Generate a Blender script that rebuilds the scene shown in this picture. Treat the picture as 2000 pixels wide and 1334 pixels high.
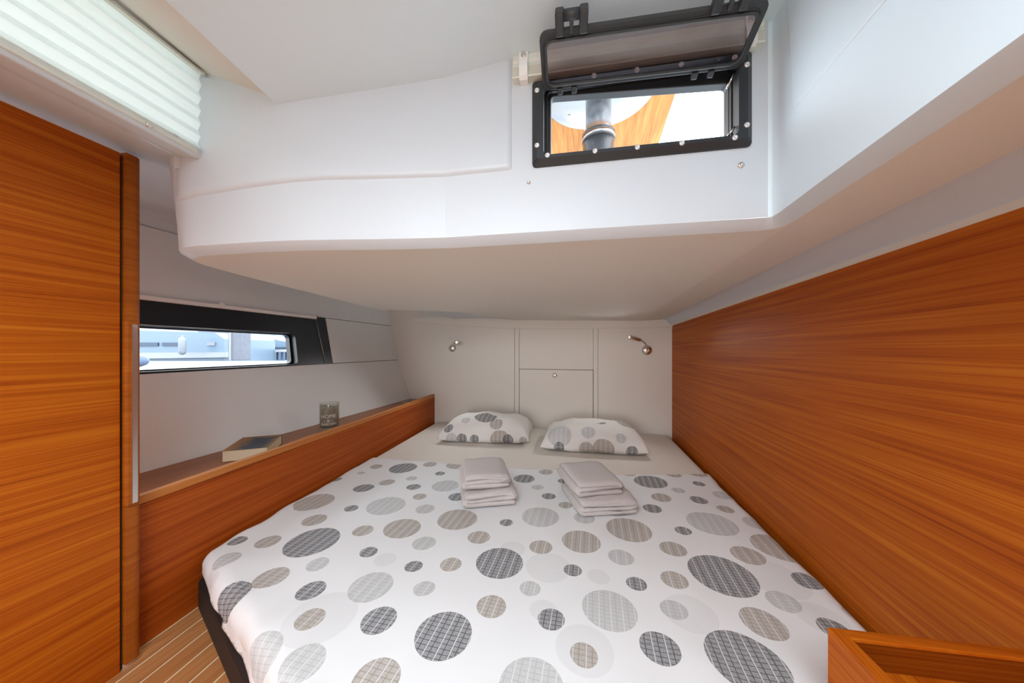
import bpy, bmesh, math, random
from mathutils import Vector, noise as mnoise

random.seed(7)
for o in list(bpy.data.objects):
    bpy.data.objects.remove(o)
SC = bpy.context.scene
COL = SC.collection

# ------------------------------------------------------------------ camera
F, CX, HY, H = 640.0, 1000.0, 683.0, 0.75      # focal length and horizon in the 2000 x 1334 frame, eye height
YAW = math.atan(160 / 640.0)
CT, ST = math.cos(YAW), math.sin(YAW)
cd = bpy.data.cameras.new('camera')
cam = bpy.data.objects.new('camera', cd)
COL.objects.link(cam)
cam.location = (0, 0, H)
cam.rotation_euler = (math.radians(90), 0, YAW)
cd.sensor_width = 36
cd.lens = F / 2000 * 36
cd.shift_y = (HY - 667) / 2000
cd.clip_start = 0.01
cd.clip_end = 300
SC.camera = cam

# ------------------------------------------------------------------ sky, daylight, exposure
world = bpy.data.worlds.new('sky')
SC.world = world
world.use_nodes = True
bg = world.node_tree.nodes['Background']
bg.inputs[0].default_value = (0.86, 0.93, 1.0, 1)
bg.inputs[1].default_value = 4.5


def area(name, loc, rot, sx, sy, power, color):
    l = bpy.data.lights.new(name, 'AREA')
    l.shape = 'RECTANGLE'
    l.size, l.size_y, l.energy, l.color = sx, sy, power, color
    o = bpy.data.objects.new(name, l)
    o.location, o.rotation_euler = loc, rot
    COL.objects.link(o)
    return o


# unseen deck hatch daylight overhead, and doorway fill added for flatter front light
area('deck_hatch_daylight', (-0.18, -0.42, 1.40), (0, 0, 0), 0.62, 0.62, 17.0, (0.87, 0.945, 1.0))
area('saloon_fill', (-0.30, -6.4, 0.95), (math.radians(90), 0, 0), 3.0, 1.5, 125.0, (0.93, 0.965, 1.0))
SC.view_settings.view_transform = 'Standard'
SC.view_settings.look = 'None'
SC.view_settings.gamma = 1
SC.view_settings.exposure = 0.52
SC.view_settings.use_curve_mapping = False
SC.cycles.max_bounces = 7
SC.cycles.diffuse_bounces = 4
SC.cycles.transparent_max_bounces = 16
SC.cycles.sample_clamp_indirect = 8
SC.cycles.adaptive_threshold = 0.02

# ------------------------------------------------------------------ survey helpers: where a sight line meets a surface


def ray(px, py):
    a, b = (px - CX) / F, (HY - py) / F
    return Vector((a * CT - ST, a * ST + CT, b))


def atd(px, py, d):
    return Vector((0, 0, H)) + ray(px, py) * d


def atz(px, py, z):
    r = ray(px, py)
    return Vector((0, 0, H)) + r * ((z - H) / r.z)


def onp(px, py, p, n):
    r = ray(px, py)
    o = Vector((0, 0, H))
    return o + r * ((Vector(p) - o).dot(n) / r.dot(n))


def vpl(px, py, a, b):
    return onp(px, py, (a[0], a[1], 0), Vector((b[1] - a[1], -(b[0] - a[0]), 0)))


# ------------------------------------------------------------------ object helpers
def tag(o, label=None, cat=None, group=None, kind=None):
    if label:
        o['label'] = label
    if cat:
        o['category'] = cat
    if group:
        o['group'] = group
    if kind:
        o['kind'] = kind
    return o


def empty(name, loc=(0, 0, 0), label=None, cat=None, group=None, kind=None):
    o = bpy.data.objects.new(name, None)
    o.empty_display_size = 0.05
    o.location = loc
    COL.objects.link(o)
    return tag(o, label, cat, group, kind)


def origin(o):
    v = Vector((0, 0, 0))
    while o is not None:
        v += Vector(o.location)
        o = o.parent
    return v


def mk(name, verts, faces, mat, parent=None, smooth=False, bevel=0.0, seg=2, sub=0, solid=0.0, uv=None, loc=None):
    """one mesh object; vertices are given in world space"""
    me = bpy.data.meshes.new(name)
    base = Vector(loc) if loc is not None else Vector((0, 0, 0))
    par = origin(parent) if parent else Vector((0, 0, 0))
    off = par + base
    me.from_pydata([tuple(Vector(v) - off) for v in verts], [], faces)
    if uv is not None:
        lay = me.uv_layers.new(name='UVMap')
        for lp in me.loops:
            lay.data[lp.index].uv = uv[lp.vertex_index]
    bm = bmesh.new()
    bm.from_mesh(me)
    bmesh.ops.recalc_face_normals(bm, faces=bm.faces)
    bm.to_mesh(me)
    bm.free()
    me.materials.append(mat)
    if smooth:
        for p in me.polygons:
            p.use_smooth = True
    o = bpy.data.objects.new(name, me)
    o.location = base
    if parent:
        o.parent = parent
    COL.objects.link(o)
    if solid:
        m = o.modifiers.new('solid', 'SOLIDIFY')
        m.thickness = solid
        m.offset = 0
    if bevel:
        m = o.modifiers.new('bevel', 'BEVEL')
        m.width, m.segments, m.limit_method, m.angle_limit = bevel, seg, 'ANGLE', math.radians(40)
        m.harden_normals = False
    if sub:
        m = o.modifiers.new('sub', 'SUBSURF')
        m.levels = m.render_levels = sub
    return o


def box_vf(lo, hi):
    x0, y0, z0 = lo
    x1, y1, z1 = hi
    v = [(x0, y0, z0), (x1, y0, z0), (x1, y1, z0), (x0, y1, z0), (x0, y0, z1), (x1, y0, z1), (x1, y1, z1), (x0, y1, z1)]
    f = [(0, 3, 2, 1), (4, 5, 6, 7), (0, 1, 5, 4), (1, 2, 6, 5), (2, 3, 7, 6), (3, 0, 4, 7)]
    return v, f


def obox(name, c, ax, ay, az, sx, sy, sz, mat, parent=None, bevel=0.0, **k):
    """box centred at c along the given axes"""
    c, ax, ay, az = Vector(c), Vector(ax).normalized(), Vector(ay).normalized(), Vector(az).normalized()
    v, f = box_vf((-sx / 2, -sy / 2, -sz / 2), (sx / 2, sy / 2, sz / 2))
    return mk(name, [c + ax * p[0] + ay * p[1] + az * p[2] for p in v], f, mat, parent, bevel=bevel, **k)


def box(name, lo, hi, mat, parent=None, bevel=0.0, **k):
    v, f = box_vf(lo, hi)
    return mk(name, v, f, mat, parent, bevel=bevel, **k)


def prism(name, pts, z0, z1, mat, parent=None, bevel=0.0, **k):
    n = len(pts)
    z0 = z0 if callable(z0) else (lambda p, z=z0: z)
    z1 = z1 if callable(z1) else (lambda p, z=z1: z)
    v = [(p[0], p[1], z0(p)) for p in pts] + [(p[0], p[1], z1(p)) for p in pts]
    f = [tuple(range(n))[::-1], tuple(range(n, 2 * n))] + [(i, (i + 1) % n, n + (i + 1) % n, n + i) for i in range(n)]
    return mk(name, v, f, mat, parent, bevel=bevel, **k)


def slab(name, pts, th, mat, parent=None, bevel=0.0, flip=False, **k):
    """flat polygon given by 3D points, thickened away along its normal"""
    p = [Vector(q) for q in pts]
    n = len(p)
    nr = Vector((0, 0, 0))
    for i in range(n):
        a, b = p[i], p[(i + 1) % n]
        nr += a.cross(b)
    nr.normalize()
    if flip:
        nr = -nr
    v = p + [q + nr * th for q in p]
    f = [tuple(range(n))[::-1], tuple(range(n, 2 * n))] + [(i, (i + 1) % n, n + (i + 1) % n, n + i) for i in range(n)]
    return mk(name, v, f, mat, parent, bevel=bevel, **k)


def loft(name, rows, mat, parent=None, closed=False, caps=False, smooth=True, **k):
    v = [q for r in rows for q in r]
    n = len(rows[0])
    f = []
    for i in range(len(rows) - 1):
        for j in range(n if closed else n - 1):
            a, b = i * n + j, i * n + (j + 1) % n
            f.append((a, b, b + n, a + n))
    if caps:
        f.append(tuple(range(n))[::-1])
        f.append(tuple(range((len(rows) - 1) * n, len(rows) * n)))
    return mk(name, v, f, mat, parent, smooth=smooth, **k)


def tube(name, path, rad, mat, parent=None, seg=12, caps=True, **k):
    path = [Vector(p) for p in path]
    rad = rad if isinstance(rad, (list, tuple)) else [rad] * len(path)
    rows = []
    up = None
    for i, p in enumerate(path):
        t = (path[min(i + 1, len(path) - 1)] - path[max(i - 1, 0)]).normalized()
        if up is None:
            up = t.orthogonal().normalized()
        up = (up - t * up.dot(t)).normalized()
        s = t.cross(up)
        rows.append([p + (up * math.cos(2 * math.pi * j / seg) + s * math.sin(2 * math.pi * j / seg)) * rad[i] for j in range(seg)])
    return loft(name, rows, mat, parent, closed=True, caps=caps, **k)


def lathe(name, c, axis, prof, mat, parent=None, seg=24, caps=True, **k):
    """prof: list of (radius, height along axis)"""
    c, ax = Vector(c), Vector(axis).normalized()
    u = ax.orthogonal().normalized()
    w = ax.cross(u)
    rows = [[c + ax * h + (u * math.cos(2 * math.pi * j / seg) + w * math.sin(2 * math.pi * j / seg)) * r for j in range(seg)] for r, h in prof]
    return loft(name, rows, mat, parent, closed=True, caps=caps, **k)


def rrect(w0, w1, h0, h1, r, n=5):
    """rounded rectangle as a list of 2D points, counter-clockwise"""
    out = []
    for cx, cy, a0 in ((w1 - r, h0 + r, -90), (w1 - r, h1 - r, 0), (w0 + r, h1 - r, 90), (w0 + r, h0 + r, 180)):
        for i in range(n + 1):
            a = math.radians(a0 + 90 * i / n)
            out.append((cx + r * math.cos(a), cy + r * math.sin(a)))
    return out


def ring(name, outer, inner, to3, d0, d1, mat, parent=None, **k):
    """frame between two equally long 2D loops; to3(u, v, depth) gives the 3D point"""
    n = len(outer)
    v = [to3(*p, d0) for p in outer] + [to3(*p, d0) for p in inner] + [to3(*p, d1) for p in outer] + [to3(*p, d1) for p in inner]
    f = []
    for i in range(n):
        j = (i + 1) % n
        f += [(i, j, n + j, n + i), (2 * n + i, 3 * n + i, 3 * n + j, 2 * n + j), (i, 2 * n + i, 2 * n + j, j), (n + i, n + j, 3 * n + j, 3 * n + i)]
    return mk(name, v, f, mat, parent, **k)


def rot2(x, y, a):
    return x * math.cos(a) - y * math.sin(a), x * math.sin(a) + y * math.cos(a)


# ------------------------------------------------------------------ materials
def new_mat(name):
    m = bpy.data.materials.new(name)
    m.use_nodes = True
    nt = m.node_tree
    return m, nt, nt.nodes['Principled BSDF']


def N(nt, typ, **k):
    n = nt.nodes.new(typ)
    for a, b in k.items():
        setattr(n, a, b)
    return n


def math_node(nt, op, a, b=None, clamp=False):
    n = nt.nodes.new('ShaderNodeMath')
    n.operation = op
    n.use_clamp = clamp
    for i, s in enumerate((a, b)):
        if s is None:
            continue
        if isinstance(s, (int, float)):
            n.inputs[i].default_value = s
        else:
            nt.links.new(s, n.inputs[i])
    return n.outputs[0]


def mixc(nt, fac, a, b):
    n = nt.nodes.new('ShaderNodeMix')
    n.data_type = 'RGBA'
    for i, s in ((0, fac), (6, a), (7, b)):
        if isinstance(s, (int, float)):
            n.inputs[i].default_value = s
        elif isinstance(s, tuple):
            n.inputs[i].default_value = (*s[:3], 1)
        else:
            nt.links.new(s, n.inputs[i])
    return n.outputs[2]


def noise_tex(nt, vec, scale, detail=2, rough=0.5):
    n = nt.nodes.new('ShaderNodeTexNoise')
    n.inputs['Scale'].default_value = scale
    n.inputs['Detail'].default_value = detail
    n.inputs['Roughness'].default_value = rough
    if vec is not None:
        nt.links.new(vec, n.inputs['Vector'])
    return n.outputs[0]


def bump(nt, bs, h, strength=0.2, dist=0.002):
    b = nt.nodes.new('ShaderNodeBump')
    b.inputs['Strength'].default_value = strength
    b.inputs['Distance'].default_value = dist
    nt.links.new(h, b.inputs['Height'])
    nt.links.new(b.outputs[0], bs.inputs['Normal'])


def paint(name, col, rough=0.5, metal=0.0, spec=0.5, tex=0.0, texscale=200, var=0.0):
    m, nt, bs = new_mat(name)
    bs.inputs['Base Color'].default_value = (*col, 1)
    bs.inputs['Roughness'].default_value = rough
    bs.inputs['Metallic'].default_value = metal
    bs.inputs['Specular IOR Level'].default_value = spec
    tc = N(nt, 'ShaderNodeTexCoord')
    if var:
        f = noise_tex(nt, tc.outputs['Object'], 7, 3)
        c = mixc(nt, f, tuple(x * (1 - var) for x in col), tuple(min(1, x * (1 + var)) for x in col))
        nt.links.new(c, bs.inputs['Base Color'])
    if tex:
        bump(nt, bs, noise_tex(nt, tc.outputs['Object'], texscale, 3), tex, 0.001)
    return m


def wood(name, dark, mid, light, axis='V', rough=0.48, along=1.1, across=75, spec=0.16):
    """axis: grain direction; V = level grain on an upright board"""
    m, nt, bs = new_mat(name)
    tc = N(nt, 'ShaderNodeTexCoord')

    def layer(al, ac, detail, rg):
        mp = N(nt, 'ShaderNodeMapping')
        mp.inputs['Scale'].default_value = {'X': (al, ac, al), 'Y': (ac, al, al), 'Z': (ac, ac, al), 'V': (al, al, ac)}[axis]
        nt.links.new(tc.outputs['Object'], mp.inputs['Vector'])
        return noise_tex(nt, mp.outputs[0], 1.0, detail, rg)
    wide = layer(along * 0.5, across * 0.22, 2, 0.5)
    bands = layer(along, across, 3, 0.6)
    fine = layer(along * 2.2, across * 4.5, 2, 0.6)
    t = math_node(nt, 'ADD', math_node(nt, 'MULTIPLY', bands, 0.48), math_node(nt, 'MULTIPLY', fine, 0.34))
    t = math_node(nt, 'ADD', t, math_node(nt, 'MULTIPLY', wide, 0.18))
    cr = N(nt, 'ShaderNodeValToRGB')
    e = cr.color_ramp.elements
    e[0].position, e[0].color = 0.36, (*dark, 1)
    e[1].position, e[1].color = 0.64, (*light, 1)
    k = e.new(0.49)
    k.color = (*mid, 1)
    nt.links.new(t, cr.inputs[0])
    nt.links.new(cr.outputs[0], bs.inputs['Base Color'])
    bs.inputs['Roughness'].default_value = rough
    bs.inputs['Specular IOR Level'].default_value = spec
    bump(nt, bs, fine, 0.05, 0.001)
    return m


M = {}
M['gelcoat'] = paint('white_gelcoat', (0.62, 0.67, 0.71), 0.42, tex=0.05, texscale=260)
M['coollit'] = paint('white_gelcoat_cool_lit', (0.75, 0.885, 0.96), 0.5, tex=0.04, texscale=260)  # white gelcoat with the cool daylight over the entrance tinted into its colour
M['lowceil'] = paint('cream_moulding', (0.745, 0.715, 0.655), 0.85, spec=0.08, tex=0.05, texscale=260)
M['vinyl'] = paint('cream_vinyl_panel', (0.88, 0.84, 0.765), 0.75, spec=0.15, tex=0.08, texscale=500)
M['hullvinyl'] = paint('warm_grey_vinyl_panel', (0.86, 0.86, 0.84), 0.75, spec=0.15, tex=0.08, texscale=500)
M['seam'] = paint('dark_joint', (0.03, 0.025, 0.02), 0.8)
M['black'] = paint('black_plastic', (0.012, 0.012, 0.013), 0.35, tex=0.03)
M['frame'] = paint('black_anodised_frame', (0.020, 0.023, 0.027), 0.42, tex=0.03)
M['lidframe'] = paint('grey_black_plastic', (0.035, 0.040, 0.043), 0.4, tex=0.03)
M['chrome'] = paint('polished_steel', (0.75, 0.73, 0.70), 0.12, 1.0, var=0.03)
M['steel'] = paint('brushed_steel', (0.72, 0.72, 0.72), 0.32, 1.0, var=0.05)
M['outsteel'] = paint('darkened_marine_steel', (0.26, 0.26, 0.265), 0.22, 1.0, var=0.06)  # darkened to keep the flange from overexposing under the sky
M['poststeel'] = paint('polished_marine_steel', (0.46, 0.47, 0.49), 0.25, 1.0, var=0.06)
M['alu'] = paint('brushed_aluminium', (0.78, 0.77, 0.75), 0.30, 1.0, var=0.04)
M['screw'] = paint('steel_screw_head', (0.80, 0.80, 0.80), 0.3, 0.6, var=0.05)
M['hole'] = paint('dark_socket', (0.05, 0.05, 0.05), 0.6)
WD, WM, WL = (0.29, 0.050, 0.002), (0.435, 0.095, 0.004), (0.56, 0.162, 0.009)
M['wood'] = wood('teak_veneer', WD, WM, WL, 'V')
M['woody'] = wood('teak_rail', WD, WM, WL, 'Y')
M['woodz'] = wood('teak_veneer_post', (0.28, 0.068, 0.006), (0.36, 0.092, 0.009), (0.44, 0.125, 0.014), 'V', along=6)
M['woodx'] = wood('teak_veneer_across', WD, WM, WL, 'X')
M['fascia'] = wood('teak_fascia', (0.255, 0.040, 0.003), (0.385, 0.074, 0.006), (0.50, 0.12, 0.012), 'V')
M['lip'] = wood('teak_solid_lip', (0.44, 0.15, 0.034), (0.54, 0.19, 0.045), (0.62, 0.24, 0.06), 'V', rough=0.45)
M['shelf'] = wood('teak_shelf_top', (0.26, 0.085, 0.030), (0.33, 0.115, 0.042), (0.40, 0.15, 0.058), 'Y', rough=0.32)
M['plank'] = wood('teak_floor', (0.33, 0.13, 0.040), (0.44, 0.18, 0.060), (0.54, 0.25, 0.095), 'Y', rough=0.5, across=70)
M['caulk'] = paint('pale_caulk', (0.78, 0.68, 0.46), 0.6)
M['tablewood'] = wood('varnished_table', (0.22, 0.075, 0.012), (0.34, 0.135, 0.028), (0.45, 0.20, 0.05), 'Y', along=3, across=40)
M['sheet'] = paint('beige_sheet', (0.80, 0.75, 0.68), 0.85, spec=0.2, tex=0.10, texscale=90)
M['base'] = paint('black_bed_base', (0.012, 0.011, 0.011), 0.6)
M['pages'] = paint('book_pages', (0.74, 0.64, 0.44), 0.8, tex=0.2, texscale=400)
M['wax'] = paint('taupe_wax', (0.40, 0.37, 0.30), 0.6, var=0.25)
M['print'] = paint('white_print', (0.92, 0.92, 0.90), 0.6)
M['darktag'] = paint('dark_grey_tag', (0.10, 0.09, 0.085), 0.8)
M['blackvoid'] = paint('dark_lining', (0.02, 0.02, 0.02), 0.9)


def towel_mat():
    m, nt, bs = new_mat('grey_pink_terry')
    tc = N(nt, 'ShaderNodeTexCoord')
    f = noise_tex(nt, tc.outputs['Object'], 330, 3, 0.7)
    c = mixc(nt, f, (0.52, 0.475, 0.455), (0.70, 0.66, 0.64))
    nt.links.new(c, bs.inputs['Base Color'])
    bs.inputs['Roughness'].default_value = 0.95
    bs.inputs['Specular IOR Level'].default_value = 0.1
    bs.inputs['Sheen Weight'].default_value = 0.2
    bump(nt, bs, f, 0.7, 0.003)
    return m


def glass_mat(name, col, ior_mix=0.12, rough=0.02):
    m, nt, bs = new_mat(name)
    out = nt.nodes['Material Output']
    tr = N(nt, 'ShaderNodeBsdfTransparent')
    tr.inputs[0].default_value = (*col, 1)
    gl = N(nt, 'ShaderNodeBsdfGlossy')
    gl.inputs['Roughness'].default_value = rough
    lw = N(nt, 'ShaderNodeLayerWeight')
    lw.inputs[0].default_value = 0.5
    mx = N(nt, 'ShaderNodeMixShader')
    fc = math_node(nt, 'POWER', lw.outputs['Facing'], 4.0)
    nt.links.new(math_node(nt, 'ADD', 0.03, math_node(nt, 'MULTIPLY', fc, ior_mix * 3)), mx.inputs[0])
    nt.links.new(tr.outputs[0], mx.inputs[1])
    nt.links.new(gl.outputs[0], mx.inputs[2])
    nt.links.new(mx.outputs[0], out.inputs[0])
    nt.nodes.remove(bs)
    return m


def blind_mat(name, col, trans=0.5):
    m, nt, bs = new_mat(name)
    out = nt.nodes['Material Output']
    bs.inputs['Base Color'].default_value = (*col, 1)
    bs.inputs['Roughness'].default_value = 0.85
    tl = N(nt, 'ShaderNodeBsdfTranslucent')
    tl.inputs[0].default_value = (*col, 1)
    mx = N(nt, 'ShaderNodeMixShader')
    mx.inputs[0].default_value = trans
    nt.links.new(bs.outputs[0], mx.inputs[1])
    nt.links.new(tl.outputs[0], mx.inputs[2])
    nt.links.new(mx.outputs[0], out.inputs[0])
    tc = N(nt, 'ShaderNodeTexCoord')
    bump(nt, bs, noise_tex(nt, tc.outputs['Object'], 300, 2), 0.05, 0.001)
    return m


M['towel'] = towel_mat()
M['clear'] = glass_mat('window_glass', (0.97, 0.98, 0.98), 0.08)
M['smoke'] = glass_mat('smoked_acrylic', (0.74, 0.69, 0.70), 0.20, 0.03)
M['jar'] = glass_mat('clear_jar_glass', (0.93, 0.93, 0.90), 0.22)
M['blind'] = blind_mat('pleated_blind_cloth', (0.84, 0.86, 0.83), 0.42)
M['cassette'] = paint('cream_blind_cloth', (0.74, 0.76, 0.69), 0.8, tex=0.05)
M['strap'] = paint('white_strap', (0.90, 0.90, 0.88), 0.5)

# print on the bed linen: plaid-filled discs ------------------------------------------------
DARK, BEIGE, GREY, FAINT = (0.095, 0.095, 0.105), (0.36, 0.31, 0.255), (0.50, 0.515, 0.51), (0.72, 0.735, 0.74)


def linen(name, dots, base=(0.84, 0.86, 0.87), pitch=0.011, bumpy=0.25):
    """dots: list of (u, v, radius, kind) in metres on the cloth"""
    m, nt, bs = new_mat(name)
    uvn = N(nt, 'ShaderNodeUVMap')
    uv = uvn.outputs[0]
    sep = N(nt, 'ShaderNodeSeparateXYZ')
    nt.links.new(uv, sep.inputs[0])
    u, v = sep.outputs[0], sep.outputs[1]

    def mask(kind):
        cur = None
        for (x, y, r, k) in dots:
            if k != kind:
                continue
            d = N(nt, 'ShaderNodeVectorMath', operation='DISTANCE')
            nt.links.new(uv, d.inputs[0])
            d.inputs[1].default_value = (x, y, 0)
            s = math_node(nt, 'SUBTRACT', d.outputs['Value'], r)
            cur = s if cur is None else math_node(nt, 'MINIMUM', cur, s)
        if cur is None:
            return None
        return math_node(nt, 'LESS_THAN', cur, 0.0)

    def stretched(su, sv):
        mp = N(nt, 'ShaderNodeMapping')
        mp.inputs['Scale'].default_value = (su, sv, 1)
        nt.links.new(uv, mp.inputs[0])
        return noise_tex(nt, mp.outputs[0], 1.0, 2, 0.6)

    na, nb = stretched(900, 90), stretched(90, 900)
    weave = math_node(nt, 'MULTIPLY', math_node(nt, 'ADD', na, nb), 0.5)
    fine = math_node(nt, 'MULTIPLY', math_node(nt, 'SUBTRACT', weave, 0.36), 3.2, True)

    def lines(coord, p, w, ofs):
        q = math_node(nt, 'FRACT', math_node(nt, 'ADD', math_node(nt, 'DIVIDE', coord, p), ofs))
        return math_node(nt, 'LESS_THAN', q, w)
    lv = lines(v, pitch, 0.13, 0.0)          # dark threads along the bed's width
    lu = lines(u, pitch * 1.15, 0.13, 0.3)
    lw = lines(u, pitch * 2.3, 0.10, 0.62)   # pale threads
    body = math_node(nt, 'ADD', 0.50, math_node(nt, 'MULTIPLY', fine, 0.38))
    body = math_node(nt, 'MAXIMUM', body, math_node(nt, 'MULTIPLY', math_node(nt, 'MAXIMUM', lv, lu), 1.0))
    body = math_node(nt, 'MULTIPLY', body, math_node(nt, 'SUBTRACT', 1.0, math_node(nt, 'MULTIPLY', lw, 0.65)))
    col = base
    for kind, c in (('F', FAINT), ('G', GREY), ('B', BEIGE), ('D', DARK)):
        mk_ = mask(kind)
        if mk_ is None:
            continue
        fac = mk_ if kind == 'F' else math_node(nt, 'MULTIPLY', mk_, body)
        if kind == 'F':
            fac = math_node(nt, 'MULTIPLY', mk_, 0.5)
        col = mixc(nt, fac, col, c)
    if isinstance(col, tuple):
        bs.inputs['Base Color'].default_value = (*col, 1)
    else:
        nt.links.new(col, bs.inputs['Base Color'])
    bs.inputs['Roughness'].default_value = 0.85
    bs.inputs['Specular IOR Level'].default_value = 0.2
    w = stretched(9, 6)
    bump(nt, bs, w, bumpy, 0.012)
    return m


# ================================================================== SETTING
YB = 2.49                                    # aft bulkhead


def low_z(x, y):
    w = min(1, max(0, (y - 0.6) / 1.75))
    return 0.9604 + w * (0.0022 - 0.028 * x)


def lowpt(px, py):
    z = 0.9604
    for _ in range(40):
        p = atz(px, py, z)
        z = low_z(p.x, p.y)
    return p


def wall_r(y):                               # right bulkhead, plan
    return 0.529 + (YB - y) * 0.030


def fascia_x(y):                             # front of the left shelf, plan
    return -1.107 - (y - 0.56) * 0.0922


def hull(y, z):                              # flared hull side on the left
    a = -1.477 - (y - 0.7) * 0.0185
    b = -1.592 - (y - 0.7) * 0.0195
    if z <= 0.66:
        return Vector((a + (b - a) * (z - 0.335) / 0.325, y, z))
    return Vector((b - 0.22 * (z - 0.66), y, z))


HP = Vector((-1.594, 0.8, 0.66))
HN = Vector((-0.0195, 1, 0)).cross(Vector((-0.22, 0, 1)))


def hullpx(px, py):
    return onp(px, py, HP, HN)


# --- floor with caulked planks
floor = empty('floor', (0, 0, 0), 'teak cabin sole of narrow planks with pale caulking lines', kind='structure')
box('subfloor', (-1.9, -1.35, -0.05), (0.75, 2.6, -0.0006), M['caulk'], floor)
dirv = Vector((-0.0922, 1, 0)).normalized()
nrm = Vector((dirv.y, -dirv.x, 0))
plank_me = None
for i in range(13):
    a = Vector((-1.107, 0.56, 0)) + nrm * (0.004 + i * 0.0545)
    c = a + nrm * 0.0253 + dirv * (-0.10)
    c.z = -0.003
    o = obox('plank', (0, 0, 0), nrm, dirv, (0, 0, 1), 0.0505, 2.1, 0.006, M['plank'], None, bevel=0.0008) if plank_me is None else bpy.data.objects.new('plank', plank_me)
    if plank_me is None:
        plank_me = o.data
    else:
        COL.objects.link(o)
    o.parent = floor
    o.location = c + dirv * random.uniform(-0.2, 0.2)

# --- right bulkhead
wr = empty('wall_right', (0.56, 1.0, 0), 'warm teak veneer bulkhead along the right side of the bed', kind='structure')
y0, y1 = -1.32, YB + 0.02
slab('veneer_panel', [(wall_r(y0), y0, 0), (wall_r(y1), y1, 0), (wall_r(y1), y1, 0.918), (wall_r(y0), y0, 0.985)], 0.03, M['wood'], wr, flip=False)

# --- aft bulkhead: panels and batten trims
wb = empty('wall_back', (-0.5, YB, 0), 'cream panelled bulkhead at the head of the bed', kind='structure')
box('backing', (-1.85, YB + 0.012, 0), (0.60, YB + 0.04, 1.30), M['hullvinyl'], wb)
ZT = 0.905
box('side_panel', (-1.80, YB, 0), (-0.603, YB + 0.012, 1.20), M['vinyl'], wb, bevel=0.002)
box('side_panel', (0.031, YB, 0), (0.56, YB + 0.012, 1.0), M['vinyl'], wb, bevel=0.002)
box('batten', (-0.600, YB - 0.001, 0), (-0.566, YB + 0.012, 1.0), M['vinyl'], wb, bevel=0.003)
box('batten', (-0.004, YB - 0.001, 0), (0.028, YB + 0.012, 1.0), M['vinyl'], wb, bevel=0.003)
box('upper_panel', (-0.563, YB, 0.601), (-0.007, YB + 0.012, 1.0), M['vinyl'], wb, bevel=0.001)
box('joint', (-0.568, YB + 0.006, 0.1), (-0.002, YB + 0.011, 0.605), M['seam'], wb)
ld = box('locker_door', (-0.5625, YB - 0.001, 0.1), (-0.0075, YB + 0.010, 0.5975), M['vinyl'], wb, bevel=0.001)
lathe('latch_knob', (-0.288, YB - 0.001, 0.555), (0, -1, 0), [(0.017, 0), (0.018, 0.003), (0.015, 0.006), (0.008, 0.0075), (0.0005, 0.008)], M['chrome'], ld, seg=20)
# moulded band under the ceiling at the bulkhead
rows = []
for x, zb in ((-1.475, 0.985), (-1.42, 0.975), (-1.2, 0.953), (-0.95, 0.932), (-0.70, 0.915), (-0.45, 0.907), (0.0, 0.902), (0.53, 0.902)):
    zt = 1.02 if x < -0.7 else 0.99
    rows.append([(x, YB + 0.006, zb), (x, YB - 0.012, zb + 0.002), (x, YB - 0.020, zb + 0.010), (x, YB - 0.024, zt - 0.02), (x, YB - 0.024, zt), (x, YB + 0.006, zt)])
loft('head_band', rows, M['vinyl'], wb, closed=True, caps=True, smooth=False, bevel=0.003)

# --- ceiling: low cockpit-well moulding over the bed, its front face, the high entrance ceiling
ce = empty('ceiling', (0, 1, 0.96), 'white moulded ceiling with a low well over the bed and high part by the entrance', kind='structure')
FA, FB = (-0.29, 0.61), (0.298, 0.652)       # plan line of the hatch face
left_edge = [(-1.224, 1.724), (-1.14, 1.36), (-1.047, 1.01), (-0.985, 0.745), (-0.950, 0.630), (-0.936, 0.594)]
front = [(-0.920, 0.572), (-0.898, 0.556), (-0.868, 0.548), (-0.835, 0.546), (-0.70, 0.556), (-0.612, 0.566), (-0.54, 0.580), (-0.45, 0.599), (-0.37, 0.615), (-0.291, 0.629)]
fr2 = [(0.285, 0.669), (0.304, 0.664), (0.315, 0.650), (0.3185, 0.625), (0.318, 0.52), (0.32, 0.34), (0.325, 0.0), (0.33, -1.32)]
path = left_edge + front + fr2
NP = len(path)


def pnorm(i):
    a, b = Vector(path[max(0, i - 1)]), Vector(path[min(NP - 1, i + 1)])
    t = (b - a).normalized()
    return Vector((t.y, -t.x))               # towards the entrance side


def hz(x):                                   # high ceiling
    return 1.3126 + 0.12 * min(0.0, x + 0.16)


CH = 0.024
prof = [(0.0, 0.0), (0.0015, 0.0006), (CH - 0.0012, 0.0132), (CH, 0.0145), (CH, 0.026)]
rowsL, rowsR = [], []
i_h0 = len(left_edge) + len(front) - 1       # last point left of the hatch
for i in range(NP):
    n = pnorm(i)
    if i in (i_h0, i_h0 + 1):
        d = (Vector(FB) - Vector(FA)).normalized()
        n = Vector((d.y, -d.x))
    r = []
    for off, dz in prof:
        p = Vector(path[i]) + n * off
        r.append((p.x, p.y, low_z(*path[i]) + dz))
    p = Vector(path[i]) + n * CH
    fl = 0.0 if i >= len(left_edge) + 2 else 0.05 * min(1, (len(left_edge) + 2 - i) / 4)
    for zz in (1.02, 1.10, 1.20, 1.345):
        q = p + n * fl * (zz - 0.98) / 0.25
        r.append((q.x, q.y, zz))
    (rowsL if i <= i_h0 else rowsR).append(r)
for nm, rr, m_ in (('well_face_port', rowsL, M['gelcoat']), ('well_face_side', rowsR, M['coollit'])):
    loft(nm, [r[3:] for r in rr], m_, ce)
    loft('well_lip', [r[:4] for r in rr], M['gelcoat'], ce)
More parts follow.
